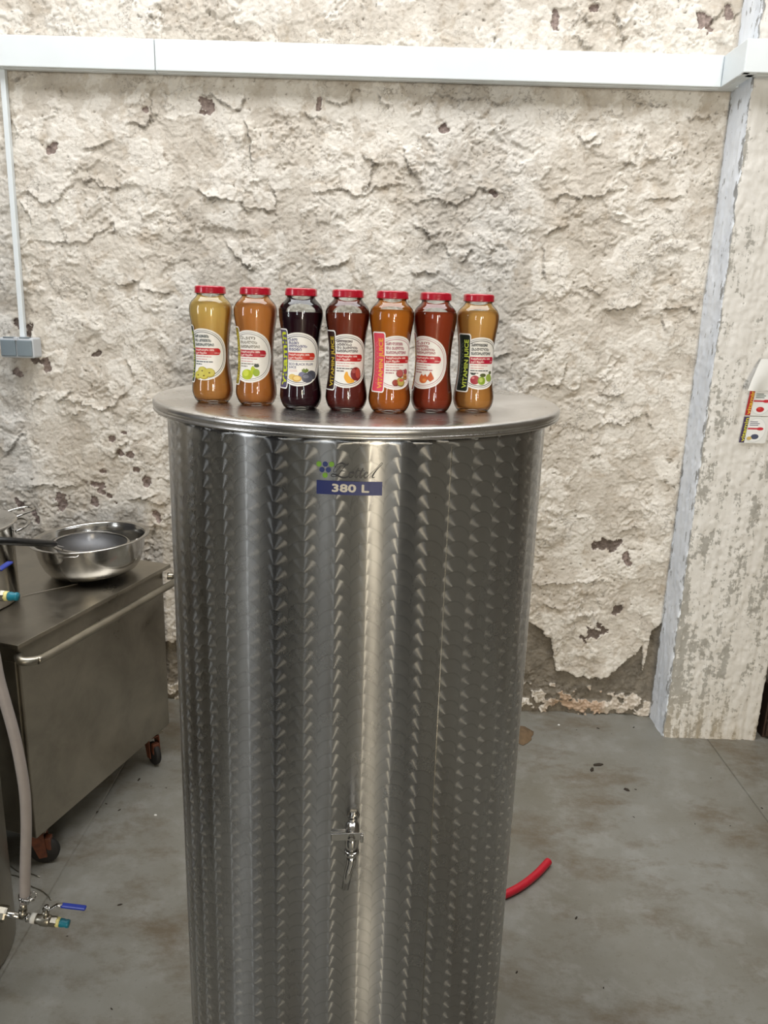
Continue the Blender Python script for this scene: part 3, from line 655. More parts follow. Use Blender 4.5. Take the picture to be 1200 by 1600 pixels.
for q in (0, 6.2): pr.curve(S([(7+q, 6.5), (12+q, 14.5), (9+q, 7.5), (7.8+q, 2.6), (9.4+q, 1.2), (13+q, 5.5)]), [.3*mm, .9*mm, 1.6*mm, 1.4*mm, .9*mm, .3*mm], K, .0005); pr.curve(S([(8+q, 10.4), (14+q, 11)]), .8*mm, K, .0005)
pr.curve(S([(19.5, 5), (24, 7.4), (23.4, 9.2), (20.6, 7.2), (19.6, 3), (21.4, 1.1), (26, 4.8)]), [.3*mm, .7*mm, .7*mm, 1.6*mm, 1.2*mm, .4*mm], K, .0005)
pr.curve(S([(26, 4.8), (36, 14.5), (42, 21.5), (43.4, 20.2), (36, 12), (31, 4), (31.5, 1.4), (34.5, 3)]), [.3*mm, .4*mm, .5*mm, .4*mm, 1.2*mm, 1.5*mm, .8*mm, .3*mm], K, .0005)
o = pr.build('maker_sticker', tk); o['label'] = 'clear sticker with grape cluster emblem, script lettering and a navy bar reading 380 L'

# ------------------------------------------------------------------ juice bottles
BH = 0.172
GP = [(0.0, .0018), (.014, .0006), (.0215, .0), (.0240, .0012), (.0262, .004), (.0288, .009), (.0305, .0155), (.0308, .021), (.0302, .028), (.0290, .036), (.0275, .046), (.0264, .057), (.0260, .068), (.0260, .078), (.0264, .088), (.0272, .099), (.0285, .110), (.0300, .120), (.0313, .128), (.0319, .135), (.0318, .140), (.0308, .1445), (.0286, .1488), (.0258, .1520), (.0232, .1545), (.0212, .1568), (.0203, .1585), (.0203, .1596), (.0214, .1602), (.0214, .1612), (.0203, .1618), (.0200, .168), (.0196, .1700)]
gz_ = np.array([p[1] for p in GP[4:27]]); gr_ = np.array([p[0] for p in GP[4:27]])
def glass_r(z): return float(np.interp(z, gz_, gr_))
# smooth the glass profile
gp = []
for i, p in enumerate(spline([(a, b, 0) for a, b in GP[3:27]], 3)): gp.append((p.x, p.y))
GLASS_PROF = GP[:3]+gp+GP[27:]
def rfun_base(r, z, a): return r
me_glass = MB().lathe(GLASS_PROF, 72).mesh('glass_body', [M_GLASS])
cp = [(0, BH), (.0175, BH), (.0195, BH-.0004), (.0212, BH-.0008), (.0224, BH-.0018), (.0228, BH-.0035), (.0228, BH-.0085), (.0232, BH-.0095), (.0232, BH-.0106), (.0226, BH-.0112), (.0216, BH-.0110), (.0216, BH-.003), (0, BH-.002)]
cp[0] = (0, BH-.0009); cp[1] = (.0160, BH-.0009); cp.insert(2, (.0175, BH-.0002)); 
me_cap = MB().lathe(cp, 64, 0, None, True, 0, 2*pi, lambda r, z, a: r*(1+(0.006*(sin(a*30) > 0)) if .0225 < r < .0229 else r/r)).mesh('screw_cap', [M_CAP])
me_seal = MB().lathe([(.0204, .1585), (.0217, .1598), (.0217, .1604), (.0206, .1612)], 48).mesh('neck_bead', [M_GLASS])
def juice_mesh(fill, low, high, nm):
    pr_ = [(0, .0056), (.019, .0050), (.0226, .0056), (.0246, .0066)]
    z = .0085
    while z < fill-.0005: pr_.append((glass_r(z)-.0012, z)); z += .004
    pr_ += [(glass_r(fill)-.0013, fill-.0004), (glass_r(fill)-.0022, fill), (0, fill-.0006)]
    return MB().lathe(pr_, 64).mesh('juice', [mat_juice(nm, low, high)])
LC = 0.0728                                         # height of the label's centre
WHT = (248, 246, 242)
def fruit_quince(p):
    for x, y, r in [(-2, -24, 8), (-9, -30.5, 7.5), (9, -26.5, 8.5), (1, -31, 7)]:
        p.disc(x*mm, y*mm, r*mm, r*.78*mm, (178, 160, 44), .0006, nx=14); p.disc((x-.3)*mm, (y+.5)*mm, r*.86*mm, r*.64*mm, (208, 196, 84), .00065, nx=14); p.disc(x*mm, y*mm, 1.4*mm, 1.1*mm, (110, 86, 26), .0007, nx=8)
def fruit_pear(p):
    p.disc(-3*mm, -26*mm, 9*mm, 7.5*mm, (178, 192, 20), .0006, nx=16); p.disc(-5*mm, -24*mm, 5*mm, 4.5*mm, (206, 216, 60), .00065, nx=12)
    p.shape(3*mm, 15*mm, lambda x: (-28+abs(x/mm-9)*.9)*mm, lambda x: (-13-abs(x/mm-6)*1.15)*mm, (188, 204, 34), .0007, 14, 4)
    p.disc(11*mm, -23*mm, 5*mm, 5.5*mm, (150, 176, 16), .00075, nx=12); p.disc(11.5*mm, -13*mm, 4*mm, 2.4*mm, (30, 48, 34), .0008, nx=10)
def fruit_plum(p):
    p.disc(7*mm, -22*mm, 7*mm, 5*mm, (116, 116, 150), .0006, nx=12); p.disc(20*mm, -22*mm, 8*mm, 6.5*mm, (72, 74, 88), .00062, nx=12); p.disc(13*mm, -26*mm, 8.5*mm, 6.5*mm, (86, 88, 104), .00066, nx=14); p.disc(11*mm, -24*mm, 4.5*mm, 2.5*mm, (124, 126, 142), .0007, nx=10)
    p.shape(5*mm, 15*mm, lambda x: (-19+abs(x/mm-10)*.5)*mm, lambda x: (-12-abs((x/mm-10) % 4-2)*1.2)*mm, (108, 128, 34), .0008, 16, 3)
    p.disc(-9*mm, -25*mm, 5.5*mm, 4.2*mm, (228, 196, 110), .0007, nx=12); p.disc(-2*mm, -27*mm, 7*mm, 4.6*mm, (222, 178, 84), .00075, nx=12); p.disc(-2*mm, -26.6*mm, 5*mm, 3*mm, (244, 214, 140), .0008, nx=12)
def fruit_peach(p):
    p.curve([(1*mm, -15*mm), (1*mm, -22*mm), (5*mm, -27*mm), (12*mm, -28*mm)], [2*mm, 6*mm, 7*mm, 2*mm], (240, 172, 30), .0006)
    p.disc(15*mm, -18*mm, 8.5*mm, 9.5*mm, (134, 34, 36), .0007, nx=18); p.disc(18*mm, -17*mm, 4*mm, 7*mm, (190, 80, 66), .00075, nx=12); p.disc(11.5*mm, -14*mm, 3*mm, 3*mm, (176, 84, 80), .00078, nx=10)
def fruit_fig(p):
    for x, y, r, c in [(7, -15, 6.2, (186, 92, 88)), (18, -13, 4.6, (168, 66, 78)), (17, -20, 5, (196, 132, 74)), (0, -28, 5, (160, 54, 40)), (8, -27, 7, (196, 172, 88))]:
        p.disc(x*mm, y*mm, r*mm, r*.92*mm, tuple(int(q*.72) for q in c), .0006, nx=14); p.disc((x-.3)*mm, (y+.6)*mm, r*.86*mm, r*.76*mm, c, .00065, nx=14)
    p.disc(17*mm, -20*mm, 1.5*mm, 1.4*mm, (110, 60, 30), .0007, nx=8); p.disc(9*mm, -24.5*mm, 4*mm, 2*mm, (206, 98, 84), .0007, nx=10)
def fruit_hip(p):
    p.shape(-5*mm, 8*mm, lambda x: (-29+abs(x/mm-1.5)*.7)*mm, lambda x: (-16-abs(((x/mm+5) % 6)-3)*1.4)*mm, (204, 96, 44), .0006, 26, 4)
    p.disc(1*mm, -24*mm, 6.5*mm, 5.5*mm, (214, 110, 56), .00065, nx=14); p.disc(3*mm, -25*mm, 3*mm, 2.4*mm, (234, 150, 84), .0007, nx=10)
    p.shape(7*mm, 17*mm, lambda x: (-27+abs(x/mm-12)*.8)*mm, lambda x: (-12-abs(x/mm-12)*1.8)*mm, (202, 92, 40), .00072, 16, 4)
def fruit_apple(p):
    p.disc(-7*mm, -24*mm, 7*mm, 6.5*mm, (166, 28, 48), .0006, nx=14); p.disc(-10*mm, -21*mm, 2.4*mm, 1.8*mm, (220, 130, 130), .00065, nx=8); p.disc(-10*mm, -15.5*mm, 3.6*mm, 1.3*mm, (44, 52, 40), .00065, nx=8)
    p.disc(3*mm, -25*mm, 6*mm, 6*mm, (140, 168, 44), .0007, nx=14); p.disc(2*mm, -24*mm, 3*mm, 3.2*mm, (196, 212, 112), .00075, nx=10); p.disc(5*mm, -17*mm, 5*mm, 2.6*mm, (84, 92, 50), .00072, nx=10)
    p.disc(16*mm, -21*mm, 6*mm, 5.6*mm, (150, 172, 74), .0007, nx=12); p.disc(19*mm, -13.5*mm, 3.6*mm, 2.4*mm, (92, 100, 70), .00072, nx=10)
BOT = [  # px, py of the base centre, fill, juice low/high, label turn, tab colour, tab text, ring colour, text colour, red, lines, fruit, label words
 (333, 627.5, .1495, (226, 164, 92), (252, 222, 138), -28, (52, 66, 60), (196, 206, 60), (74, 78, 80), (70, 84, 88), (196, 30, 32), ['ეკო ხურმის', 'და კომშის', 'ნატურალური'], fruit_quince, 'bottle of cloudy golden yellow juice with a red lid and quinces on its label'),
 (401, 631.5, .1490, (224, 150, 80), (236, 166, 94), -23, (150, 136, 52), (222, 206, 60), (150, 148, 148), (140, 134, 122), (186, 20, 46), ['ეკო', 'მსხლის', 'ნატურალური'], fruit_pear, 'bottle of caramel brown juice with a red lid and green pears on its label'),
 (470, 637.5, .1385, (62, 18, 32), (50, 14, 28), -8, (84, 78, 110), (204, 216, 32), (90, 84, 110), (92, 90, 136), (206, 52, 34), ['ეკო', 'შავი', 'ქლიავის', 'წვენი'], fruit_plum, 'bottle of nearly black plum juice with a red lid and lime lettering on its tab'),
 (540.6, 640, .1395, (132, 54, 46), (156, 70, 44), -2, (44, 14, 10), (196, 170, 40), (60, 50, 52), (96, 84, 90), (196, 28, 30), ['ეკოლოგიური', 'ატმისა', 'და ვაშლის', 'ნატურალური'], fruit_peach, 'bottle of dark reddish brown juice with a peach and orange slice on its label'),
 (607.6, 643, .1460, (220, 128, 48), (228, 144, 48), 17, (226, 72, 92), (240, 176, 56), (196, 130, 146), (176, 108, 124), (192, 30, 36), ['ეკო ლეღვის', 'და ვაშლის', 'ნატურალური'], fruit_fig, 'bottle of bright amber juice with a red lid and a pink tab on its label'),
 (673, 642, .1445, (180, 76, 46), (184, 80, 44), -31, (140, 30, 30), (226, 196, 60), (196, 140, 146), (178, 110, 112), (196, 16, 40), ['ეკო', 'ასკილის', 'და ვაშლის', 'ნატურალური'], fruit_hip, 'bottle of rust red juice with a red lid and orange fruits on its label'),
 (738, 641.5, .1480, (226, 166, 92), (244, 196, 116), 17, (30, 40, 32), (204, 220, 90), (60, 62, 62), (84, 86, 86), (190, 24, 60), ['ეკოლოგიური', 'ვაშლის', 'ნატურალური'], fruit_apple, 'bottle of tan apple juice with a red lid and a black-green tab on its label'),
]
def wrap_bottle(x, y, l):
    a = x/0.0272; r = glass_r(LC+y)+l
    return (r*sin(a), -r*cos(a), LC+y)
for bi, (bx, by, fill, jl, jh, turn, tabc, tabt, ringc, txc, redc, lines, fruit, lbl) in enumerate(BOT):
    q = at_z(bx, by, LZ)
    b = thing('juice_bottle', lbl, 'bottle', (q.x, q.y, LZ), (0, 0, radians(turn)+atan2(-q.x, q.y)*-1.0*0-atan2(q.x, q.y)), 'juice bottles in a row on the tank lid')
    link('glass_body', me_glass, b); link('screw_cap', me_cap, b)
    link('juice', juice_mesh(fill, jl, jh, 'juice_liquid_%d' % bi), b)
    p = Print(wrap_bottle)
    CUT = -16.5*mm; R = 37.8*mm
    p.disc(0, 0, R, R, WHT, .0003, x0=CUT, nx=40, ny=14)
    ring = lambda rr, wd, c, l, a0_=-2.2, a1_=2.2: p.ribbon([(rr*cos(q_), rr*sin(q_)) for q_ in np.linspace(-math.acos(CUT/rr), math.acos(CUT/rr), 60)], wd, c, l)
    ring(35.0*mm, .9*mm, tuple(int(c*.45+232*.55) for c in ringc), .0004); ring(32.6*mm, .9*mm, ringc, .0004)
    # capsule
    x1 = 27*mm; p.shape(CUT, x1, lambda x: (-.6 if x < x1-5*mm else -.6+5-sqrt(max(0, 25-((x-x1)/mm+5)**2)))*mm, lambda x: (9.4 if x < x1-5*mm else 4.4+sqrt(max(0, 25-((x-x1)/mm+5)**2)))*mm, redc, .0005, 40, 3)
    nl = len(lines); y0 = 24.5 if nl == 3 else 26.0; dy_ = (y0-12.3)/(nl-1) if nl > 1 else 0
    for k, s_ in enumerate(lines):
        big = 6.6 if nl == 3 else 5.6
        wd = {3: [24, 27, 31], 4: [13, 15, 27, 19] if bi == 2 else [23, 22, 31, 32]}[nl][k]
        p.text(MT(s_), CUT+1.6*mm, (y0-k*dy_)*mm, big*.82*mm, txc if not (bi == 0 and k == 3) else redc, .0006, .00022, width=wd*mm)
    p.text('ნატურალური 100%', CUT+1.8*mm, 5.6*mm, 3.2*mm, (250, 226, 220), .0007, .00015, width=31*mm)
    p.text('ეკო წვენი', CUT+1.8*mm, 1.2*mm, 3.2*mm, (250, 226, 220), .0007, .00015, width=20*mm); p.text('250ml', 17*mm, 1.6*mm, 2.6*mm, (250, 226, 220), .0007, width=8*mm)
    if bi == 2:
        p.rect(CUT+1.6*mm, -2.6*mm, 25*mm, -2.0*mm, (130, 126, 140), .0006)
        p.text('ECO BLACK PLUM', CUT+1.6*mm, -8.2*mm, 4.6*mm, (112, 108, 140), .0006, .00012, width=37*mm); p.text('JUICE', CUT+1.6*mm, -12.6*mm, 4.2*mm, (112, 108, 140), .0006, .0001, width=12*mm)
        for k in range(2): p.ribbon([(CUT+(1.8+i)*mm, (-15.2-k*1.8)*mm) for i in range(0, 14)], .5*mm, (220, 170, 160), .0006)
    else:
        cc = [(206, 130, 134), (206, 130, 134), txc, txc]
        for k, wd in enumerate([29, 22, 31, 14]):
            x = CUT+1.8*mm; xe = CUT+wd*mm; yy = (-3.4-k*3.6)*mm; rnd_ = random.Random(bi*10+k)
            while x < xe:
                l_ = (3+4*rnd_.random())*mm; p.ribbon([(x, yy), (min(x+l_, xe), yy)], (1.0 if k < 2 else 1.5)*mm, cc[k], .0006); x += l_+0.7*mm
    fruit(p)
    # vertical tab on the left of the round label
    p.rect(-37.5*mm, -42.5*mm, -15.6*mm, 42.5*mm, WHT, .00035, 20, 24, 3.2*mm)
    p.rect(-36*mm, -40.8*mm, -17.2*mm, 40.8*mm, tabc, .00045, 20, 24, 2.4*mm)
    if bi == 2:
        p.text('vitamin', -19.2*mm, -37*mm, 19*mm, tabt, .00065, .0007, 90, width=74*mm)
        p.disc(-39*mm, -22*mm, 3*mm, 4*mm, (226, 140, 60), .0005, nx=8); p.disc(-39*mm, -31*mm, 2.4*mm, 3*mm, (226, 150, 90), .0005, nx=8)
    else:
        p.text('VITAMIN JUICE', -19.3*mm, -36.5*mm, 9.6*mm, tabt, .00065, .0003, 90, width=70*mm)
        sc = [(-30.5*mm+2.2*mm*sin(k*1.25), (-31+k*1.05)*mm) for k in range(58)]
        sc = [(x+1.0*mm*sin(k*.37), y+.8*mm*sin(k*1.25+1.2)) for k, (x, y) in enumerate(sc)]
        tc2 = tuple(int(a_*.5+c_*.5) for a_, c_ in zip(tabc, (200, 200, 190))); p.curve(sc, .55*mm, tc2, .0006, 2)
    p.build('label', b)

# ------------------------------------------------------------------ label sheet on the pillar
sh = thing('label_sheet', 'peeling white paper sheet with two printed juice labels stuck to the pillar', 'label sheet', (1.30, PYF-.006, 1.16))
ang = radians(4)
def wrap_sheet(x, y, l):
    c_, s_ = cos(ang), sin(ang); return (x*c_-y*s_*-1.0, -.001-l, -x*s_*0+y*c_)
p = Print(wrap_sheet)
for k, (c1, ct, fr) in enumerate([((66, 48, 86), (206, 200, 50), 1), ((178, 34, 34), (226, 190, 50), 0)]):
    yb = k*.096+.0; xb = -.070
    p.rect(xb, yb+.001, xb+.092, yb+.094, (226, 226, 222), .0003, 4, 4, .004)
    p.rect(xb, yb+.002, xb+.018, yb+.093, c1, .0005, 4, 4)
    p.text('vitamin', xb+.0165, yb+.006, .018, ct, .0007, .0006, 90, width=.082)
    p.disc(xb+.048, yb+.047, .036, .043, (216, 218, 216), .0006, x0=xb+.019, nx=24); p.disc(xb+.048, yb+.047, .0335, .040, (236, 236, 234), .0007, x0=xb+.019, nx=24)
    p.ribbon([(xb+.020, yb+.052), (xb+.060, yb+.052)], .006, (196, 60, 72), .0009); p.disc(xb+.063, yb+.052, .012, .0055, (196, 34, 50), .001, nx=12)
    for q_ in range(3): p.ribbon([(xb+.024, yb+.076-q_*.006), (xb+.024+(.026, .034, .030)[q_], yb+.076-q_*.006)], .003, (126, 124, 140) if k == 0 else (110, 128, 120), .0009)
    if k: p.disc(xb+.048, yb+.023, .014, .009, (186, 26, 34), .001, nx=12); p.disc(xb+.044, yb+.026, .006, .004, (220, 70, 60), .0012, nx=8)
    else: p.disc(xb+.050, yb+.024, .014, .009, (70, 76, 100), .001, nx=12); p.disc(xb+.032, yb+.018, .009, .006, (206, 178, 104), .0012, nx=10)
p.build('printed_labels', sh)
# curled upper part of the sheet
nu, nv = 16, 14; vs = []; fs = []
for i in range(nu+1):
    for j in range(nv+1):
        u, v = i/nu, j/nv
        x = -.085+.20*u+.045*v*(1-u*.4); z = .186+.105*v-.016*sin(u*pi)*(1-v)+.035*u*(1-v)
        y = -.004-.040*(1-v)**1.3*(.55+.45*cos(u*7.5))-.008*v
        vs.append((x, y, z))
for i in range(nu):
    for j in range(nv): k = i*(nv+1)+j; fs.append((k, k+nv+1, k+nv+2, k+1))
obj('curled_paper', MB().add(vs, fs), M_PAPER, sh)

# ------------------------------------------------------------------ steel worktable on casters
CA = Vector((-.925, 1.83, 0)); dB = Vector((.21, .67, 0)).normalized(); dL = Vector((-dB.y, dB.x, 0)); CZ = .72
ca = thing('worktable', 'dull stainless steel cabinet worktable on small casters beside the tank', 'table', (CA.x, CA.y, 0), (0, 0, atan2(dB.y, dB.x)-pi/2))
DEP, WID = .70, 1.15                                # local: x to the right side (0 = right edge), y = depth, z up
mb = MB().box((-WID, 0, CZ-.003), (0, DEP, CZ), .001).box((-WID, 0, CZ-.012), (0, .003, CZ-.003), .0005).box((-.003, 0, CZ-.012), (0, DEP, CZ-.003), .0005).box((-WID, DEP-.003, CZ-.012), (0, DEP, CZ-.003), .0005)
obj('table_top', mb, M_CART, ca)
mb = MB().box((-WID+.02, .02, .125), (-.018, DEP-.02, CZ-.004), .004); obj('cabinet_body', mb, M_CART, ca)
mb = MB().box((-.45, .017, .16), (-.03, .021, CZ-.06), .0015); obj('door_panel', mb, M_CART, ca)
pts = [(-.01, .012, CZ-.035), (.012, -.002, CZ-.040), (.034, .022, CZ-.044), (.040, .065, CZ-.045), (.040, .35, CZ-.045), (.040, DEP-.05, CZ-.045), (.034, DEP-.012, CZ-.044), (.012, DEP, CZ-.042), (-.008, DEP-.01, CZ-.04)]
obj('rail_handle', MB().tube(spline(pts, 6), .0120, 14), M_TUBE, ca)
for k, (x, y) in enumerate([(-.065, .07), (-.06, DEP-.075), (-WID+.08, .07), (-WID+.08, DEP-.075)]):
    xf = Matrix.Translation((x, y, 0)) @ Matrix.Rotation(radians((25, -30, 10, 60)[k]), 4, 'Z')
    cs = obj('caster', MB().box((-.035, -.03, .117), (.035, .03, .126), .001, 0, xf).lathe([(0, .098), (.018, .098), (.02, .118), (0, .118)], 16, 0, xf), M_TUBE, ca)
    fk = MB(); 
    for s_ in (-1, 1): fk.add([(-.022, s_*.017, .105), (.024, s_*.017, .105), (.030, s_*.017, .030), (.008, s_*.017, .026), (-.022, s_*.020, .105), (.024, s_*.020, .105), (.030, s_*.020, .030), (.008, s_*.020, .026)], [(0, 1, 2, 3), (4, 7, 6, 5), (0, 4, 5, 1), (1, 5, 6, 2), (2, 6, 7, 3), (3, 7, 4, 0)], 0, False, xf)
    fk.box((-.022, -.02, .100), (.024, .02, .106), .001, 0, xf); fk.box((.022, -.012, .045), (.040, .012, .085), .003, 0, xf)
    o = obj('caster_fork', fk, M_RUST, cs)
    wv = xf @ Matrix.Translation((.019, -.012, .041)) @ Matrix.Rotation(radians(-90), 4, 'X')
    o = obj('caster_wheel', MB().lathe([(0, 0), (.014, 0), (.016, .003), (.036, .002), (.041, .006), (.041, .018), (.036, .022), (.016, .021), (.014, .024), (0, .024)], 28, 0, wv), M_RUBBER, cs)
# bowl
bc = Vector((-.930, 2.385, CZ)); bt = radians(-3.2)
bw = thing('mixing_bowl', 'large round stainless steel mixing bowl with a broad rim on the worktable', 'bowl', (bc.x, bc.y, bc.z+.007), (0, bt, 0)); bw.scale = (1.04, 1.04, 1.06)
bprof = [(0, .0015), (.098, .0015), (.115, .004), (.130, .013), (.1425, .030), (.1515, .052), (.1575, .078), (.160, .104), (.1605, .110), (.166, .113), (.173, .1135), (.1755, .112), (.1755, .110), (.172, .109), (.165, .1095)]
inner = [(.163, .1095), (.1585, .104), (.156, .078), (.150, .053), (.141, .032), (.1285, .0155), (.113, .007), (.09, .004), (0, .004)]
obj('bowl_body', MB().lathe(bprof[:13]+[(.168, .1115)]+inner, 72), M_CHROME, bw)
obj('rim_handle', MB().tube(spline([(-.030, -.166, .108), (-.026, -.176, .101), (-.012, -.181, .102), (.012, -.181, .103), (.026, -.176, .102), (.030, -.166, .108)], 5), .0018, 8), M_CHROME, bw)
# strainer lying in the bowl
st = thing('strainer', 'round wire mesh strainer with black handle lying in the mixing bowl', 'strainer', (-.930, 2.375, CZ+.108), (0, radians(2), radians(8)))
t = NT('fine_wire_mesh'); co = t.coord(); 
wv = t.node('ShaderNodeTexWave', wave_type='BANDS', bands_direction='X'); t.put(wv.inputs[0], co); wv.inputs['Scale'].default_value = 260
wv2 = t.node('ShaderNodeTexWave', wave_type='BANDS', bands_direction='Y'); t.put(wv2.inputs[0], co); wv2.inputs['Scale'].default_value = 260
g = t.math('MAXIMUM', wv.outputs['Fac'], wv2.outputs['Fac']); mesh_bsdf = t.bsdf(lin(120, 120, 122), 0.45, 1.0, t.bump(g, .3, .0005)); tr_ = t.node('ShaderNodeBsdfTransparent'); mx = t.node('ShaderNodeMixShader'); t.put(mx.inputs[0], t.ramp(g, .3, .7, .35, .8)); t.put(mx.inputs[1], tr_.outputs[0]); t.put(mx.inputs[2], mesh_bsdf); M_MESH = t.done(mx.outputs[0])
Rs = .112
obj('mesh_cup', MB().lathe([(Rs, 0), (Rs*.93, -.018), (Rs*.75, -.038), (Rs*.45, -.052), (0, -.057)], 48), M_MESH, st)
obj('rim', MB().lathe([(Rs-.003, .003), (Rs+.004, .0035), (Rs+.006, .001), (Rs+.004, -.003), (Rs-.002, -.003), (Rs-.003, .003)], 64), M_CHROME, st)
hd = (at_z(86, 851, .87)-Vector((-.930, 2.375, CZ+.108))); hm = at_z(-30, 847, .955)-Vector((-.930, 2.375, CZ+.108))
iR = Matrix.Rotation(-radians(8), 3, 'Z'); hd = iR @ hd; hm = iR @ hm
dd = (hm-hd).normalized(); rimpt = Vector((-Rs*.86, -Rs*.5, .002)); side = Vector((-dd.y, dd.x, 0)).normalized()
for k in (-1, 1): obj('handle_wire', MB().tube(spline([rimpt+side*k*.022*-1+Vector((.01, 0, 0)), hd*0.5+rimpt*0.5-side*k*.010, hd-side*k*.004, hd+dd*.03-side*k*.003], 6), .0019, 8), M_CHROME, st)
hb = MB().tube([hd, hd+dd*.01, hd+dd*.10, hm], [.0085, .0115, .0130, .0130], 14, 0, True, None, .85)
obj('handle', hb, M_BLACK, st)
obj('support_hook', MB().tube(spline([(Rs, .01, .001), (Rs+.018, .008, .008), (Rs+.03, 0, .016), (Rs+.018, -.008, .008), (Rs, -.01, .001)], 5), .0018, 8), M_CHROME, st)
# pot
po = thing('cooking_pot', 'tall stainless steel cooking pot with wire handles at the left edge', 'pot', (-1.222, 2.11, CZ))
obj('pot_body', MB().lathe([(0, 0), (.150, 0), (.158, .004), (.160, .012), (.160, .225), (.166, .230), (.168, .233), (.165, .2345), (.157, .232), (.156, .02), (0, .015)], 64), M_CHROME, po)
obj('pot_lid', MB().lathe([(0, .252), (.06, .251), (.11, .248), (.150, .241), (.163, .238), (.171, .2385), (.172, .236), (.163, .2345), (.15, .2375), (0, .248)], 64), M_LID, po)
ha = atan2(.188, .157); c_, s_ = cos(ha), sin(ha)
def pol(r, t_, z): return (r*c_-t_*s_, r*s_+t_*c_, z)
obj('side_handle', MB().tube(spline([pol(.157, .05, .190), pol(.185, .045, .197), pol(.208, .03, .205), pol(.214, 0, .207), pol(.208, -.03, .205), pol(.185, -.045, .197), pol(.157, -.05, .190)], 6), .0042, 10), M_CHROME, po)
obj('lid_handle', MB().tube(spline([pol(.155, .035, .227), pol(.190, .034, .234), pol(.228, .022, .239), pol(.234, 0, .240), pol(.228, -.022, .239), pol(.190, -.034, .234), pol(.155, -.035, .227)], 6), .0036, 10), M_CHROME, po)
# clear plastic strap lying on the table
sp = [at_z(px, py, CZ+.002) for px, py in [(121, 912), (100, 917), (75, 922), (52, 927), (35, 931)]]
tag(obj('plastic_strip', MB().tube(spline(sp, 4), .0022, 6, 0, True, None, .35), plain('clear_film', (150, 142, 128), .25)), 'thin crumpled plastic strip lying on the table in front of the bowl', 'plastic strip')

# ------------------------------------------------------------------ filling vessel with pipes, valves, hose (left edge)
VC = Vector((-1.165, 1.56, 0)); VR = .27
ve = thing('process_vessel', 'round steel process vessel standing on the floor at the left edge', 'vessel', tuple(VC))
obj('vessel_wall', MB().lathe([(0, 0), (.262, 0), (VR, .008), (VR, 1.14), (.262, 1.155), (.0, 1.19)], 96), M_CART, ve)
obj('rubber_plug', MB().lathe([(0, 0), (.012, 0), (.012, .006), (0, .008)], 16, 0, Matrix.Translation((VR*cos(-.25)-.003, VR*sin(-.25), .11)) @ Matrix.Rotation(-.25, 4, 'Z') @ Matrix.Rotation(radians(90), 4, 'Y')), M_RUBBER, ve)
RY90 = Matrix.Rotation(radians(90), 4, 'Y')
def valve_assembly(name, lbl, loc, tilt, lever_dir, hose=True, sc=1.35):
    """pipe along local +x with ball valve, blue lever and teal cap"""
    v = thing(name, lbl, 'valve', loc, (0, radians(tilt), 0)); v.scale = (sc, sc, sc)
    obj('union_nut', MB().lathe([(0, 0), (.0125, 0), (.0135, .003), (.0135, .014), (.0125, .017), (0, .017)], 8, 0, RY90, False), M_TUBE, v)
    ext = (loc[0]-(VC.x+sqrt(VR**2-(loc[1]-VC.y)**2)))/sc
    obj('pipe', MB().tube([(-ext+.001, 0, 0), (.062, 0, 0)], .0056, 16).tube([(.051, 0, 0), (.054, 0, 0)], .0075, 16), M_CHROME, v)
    if hose: obj('hose_spigot', MB().tube([(.043, 0, 0), (.043, 0, .014)], .0070, 14).tube([(.043, 0, .012), (.043, 0, .03)], .0058, 14), M_TUBE, v)
    obj('thread_tape', MB().tube([(.058, 0, 0), (.066, 0, 0)], .0084, 16), M_WTAPE, v)
    vb = MB().tube([(.064, 0, 0), (.072, 0, 0), (.076, 0, 0), (.088, 0, 0), (.092, 0, 0)], [.0082, .0082, .0100, .0100, .0082], 16); vb.lathe([(0, 0), (.0092, 0), (.0092, .010), (0, .010)], 6, 0, Matrix.Translation((.092, 0, 0)) @ RY90, False)
    vb.tube([(.082, 0, .008), (.082, 0, .019)], .0058, 12)
    obj('valve_body', vb, M_TUBE, v)
    obj('valve_stem', MB().tube([(.082, 0, .018), (.082, 0, .030)], .0038, 10).lathe([(0, 0), (.0052, 0), (.0052, .004), (0, .004)], 6, 0, Matrix.Translation((.082, 0, .025)), False), M_CHROME, v)
    d_ = Vector(lever_dir).normalized(); s0 = Vector((.082, 0, .024))
    lp = [s0-d_*.006, s0+d_*.006, s0+d_*.016+Vector((0, 0, .010)), s0+d_*.026+Vector((0, 0, .012))]
    lv_ = obj('lever', MB().tube(lp, .0042, 8, 0, True, None, .3), M_CHROME, v)
    sl_ = Matrix(((d_.x, -d_.y, 0, s0.x+d_.x*.024), (d_.y, d_.x, 0, s0.y+d_.y*.024), (0, 0, 1, s0.z+.0085), (0, 0, 0, 1)))
    o = obj('blue_sleeve', MB().box((0, -.0055, 0), (.042, .0055, .0045), .0024, 0, sl_, 2), M_BLUE, lv_); o['label'] = 'blue vinyl sleeve'
    obj('yellow_tape', MB().tube([(.101, 0, 0), (.107, 0, 0)], [.0084, .0078], 16), M_YEL, v)
    o = obj('end_cap', MB().tube([(.106, 0, 0), (.112, 0, 0), (.116, 0, 0), (.120, 0, 0), (.123, 0, 0)], [.0070, .0074, .0062, .0072, .0064], 16), M_TEAL, v)
    return v
pA = at_y(0, 1425, 1.5); pB = at_y(108, 1442, 1.5)
lowv = valve_assembly('lower_valve', 'steel pipe stub with ball valve, blue lever and teal cap near the floor', (pA.x-.006, 1.5, pA.z-.002), -math.degrees(math.atan2(pB.z-pA.z, pB.x-pA.x)), (1, .05, 0))
pU = at_y(-52, 930, 1.5)
sU = 1.0
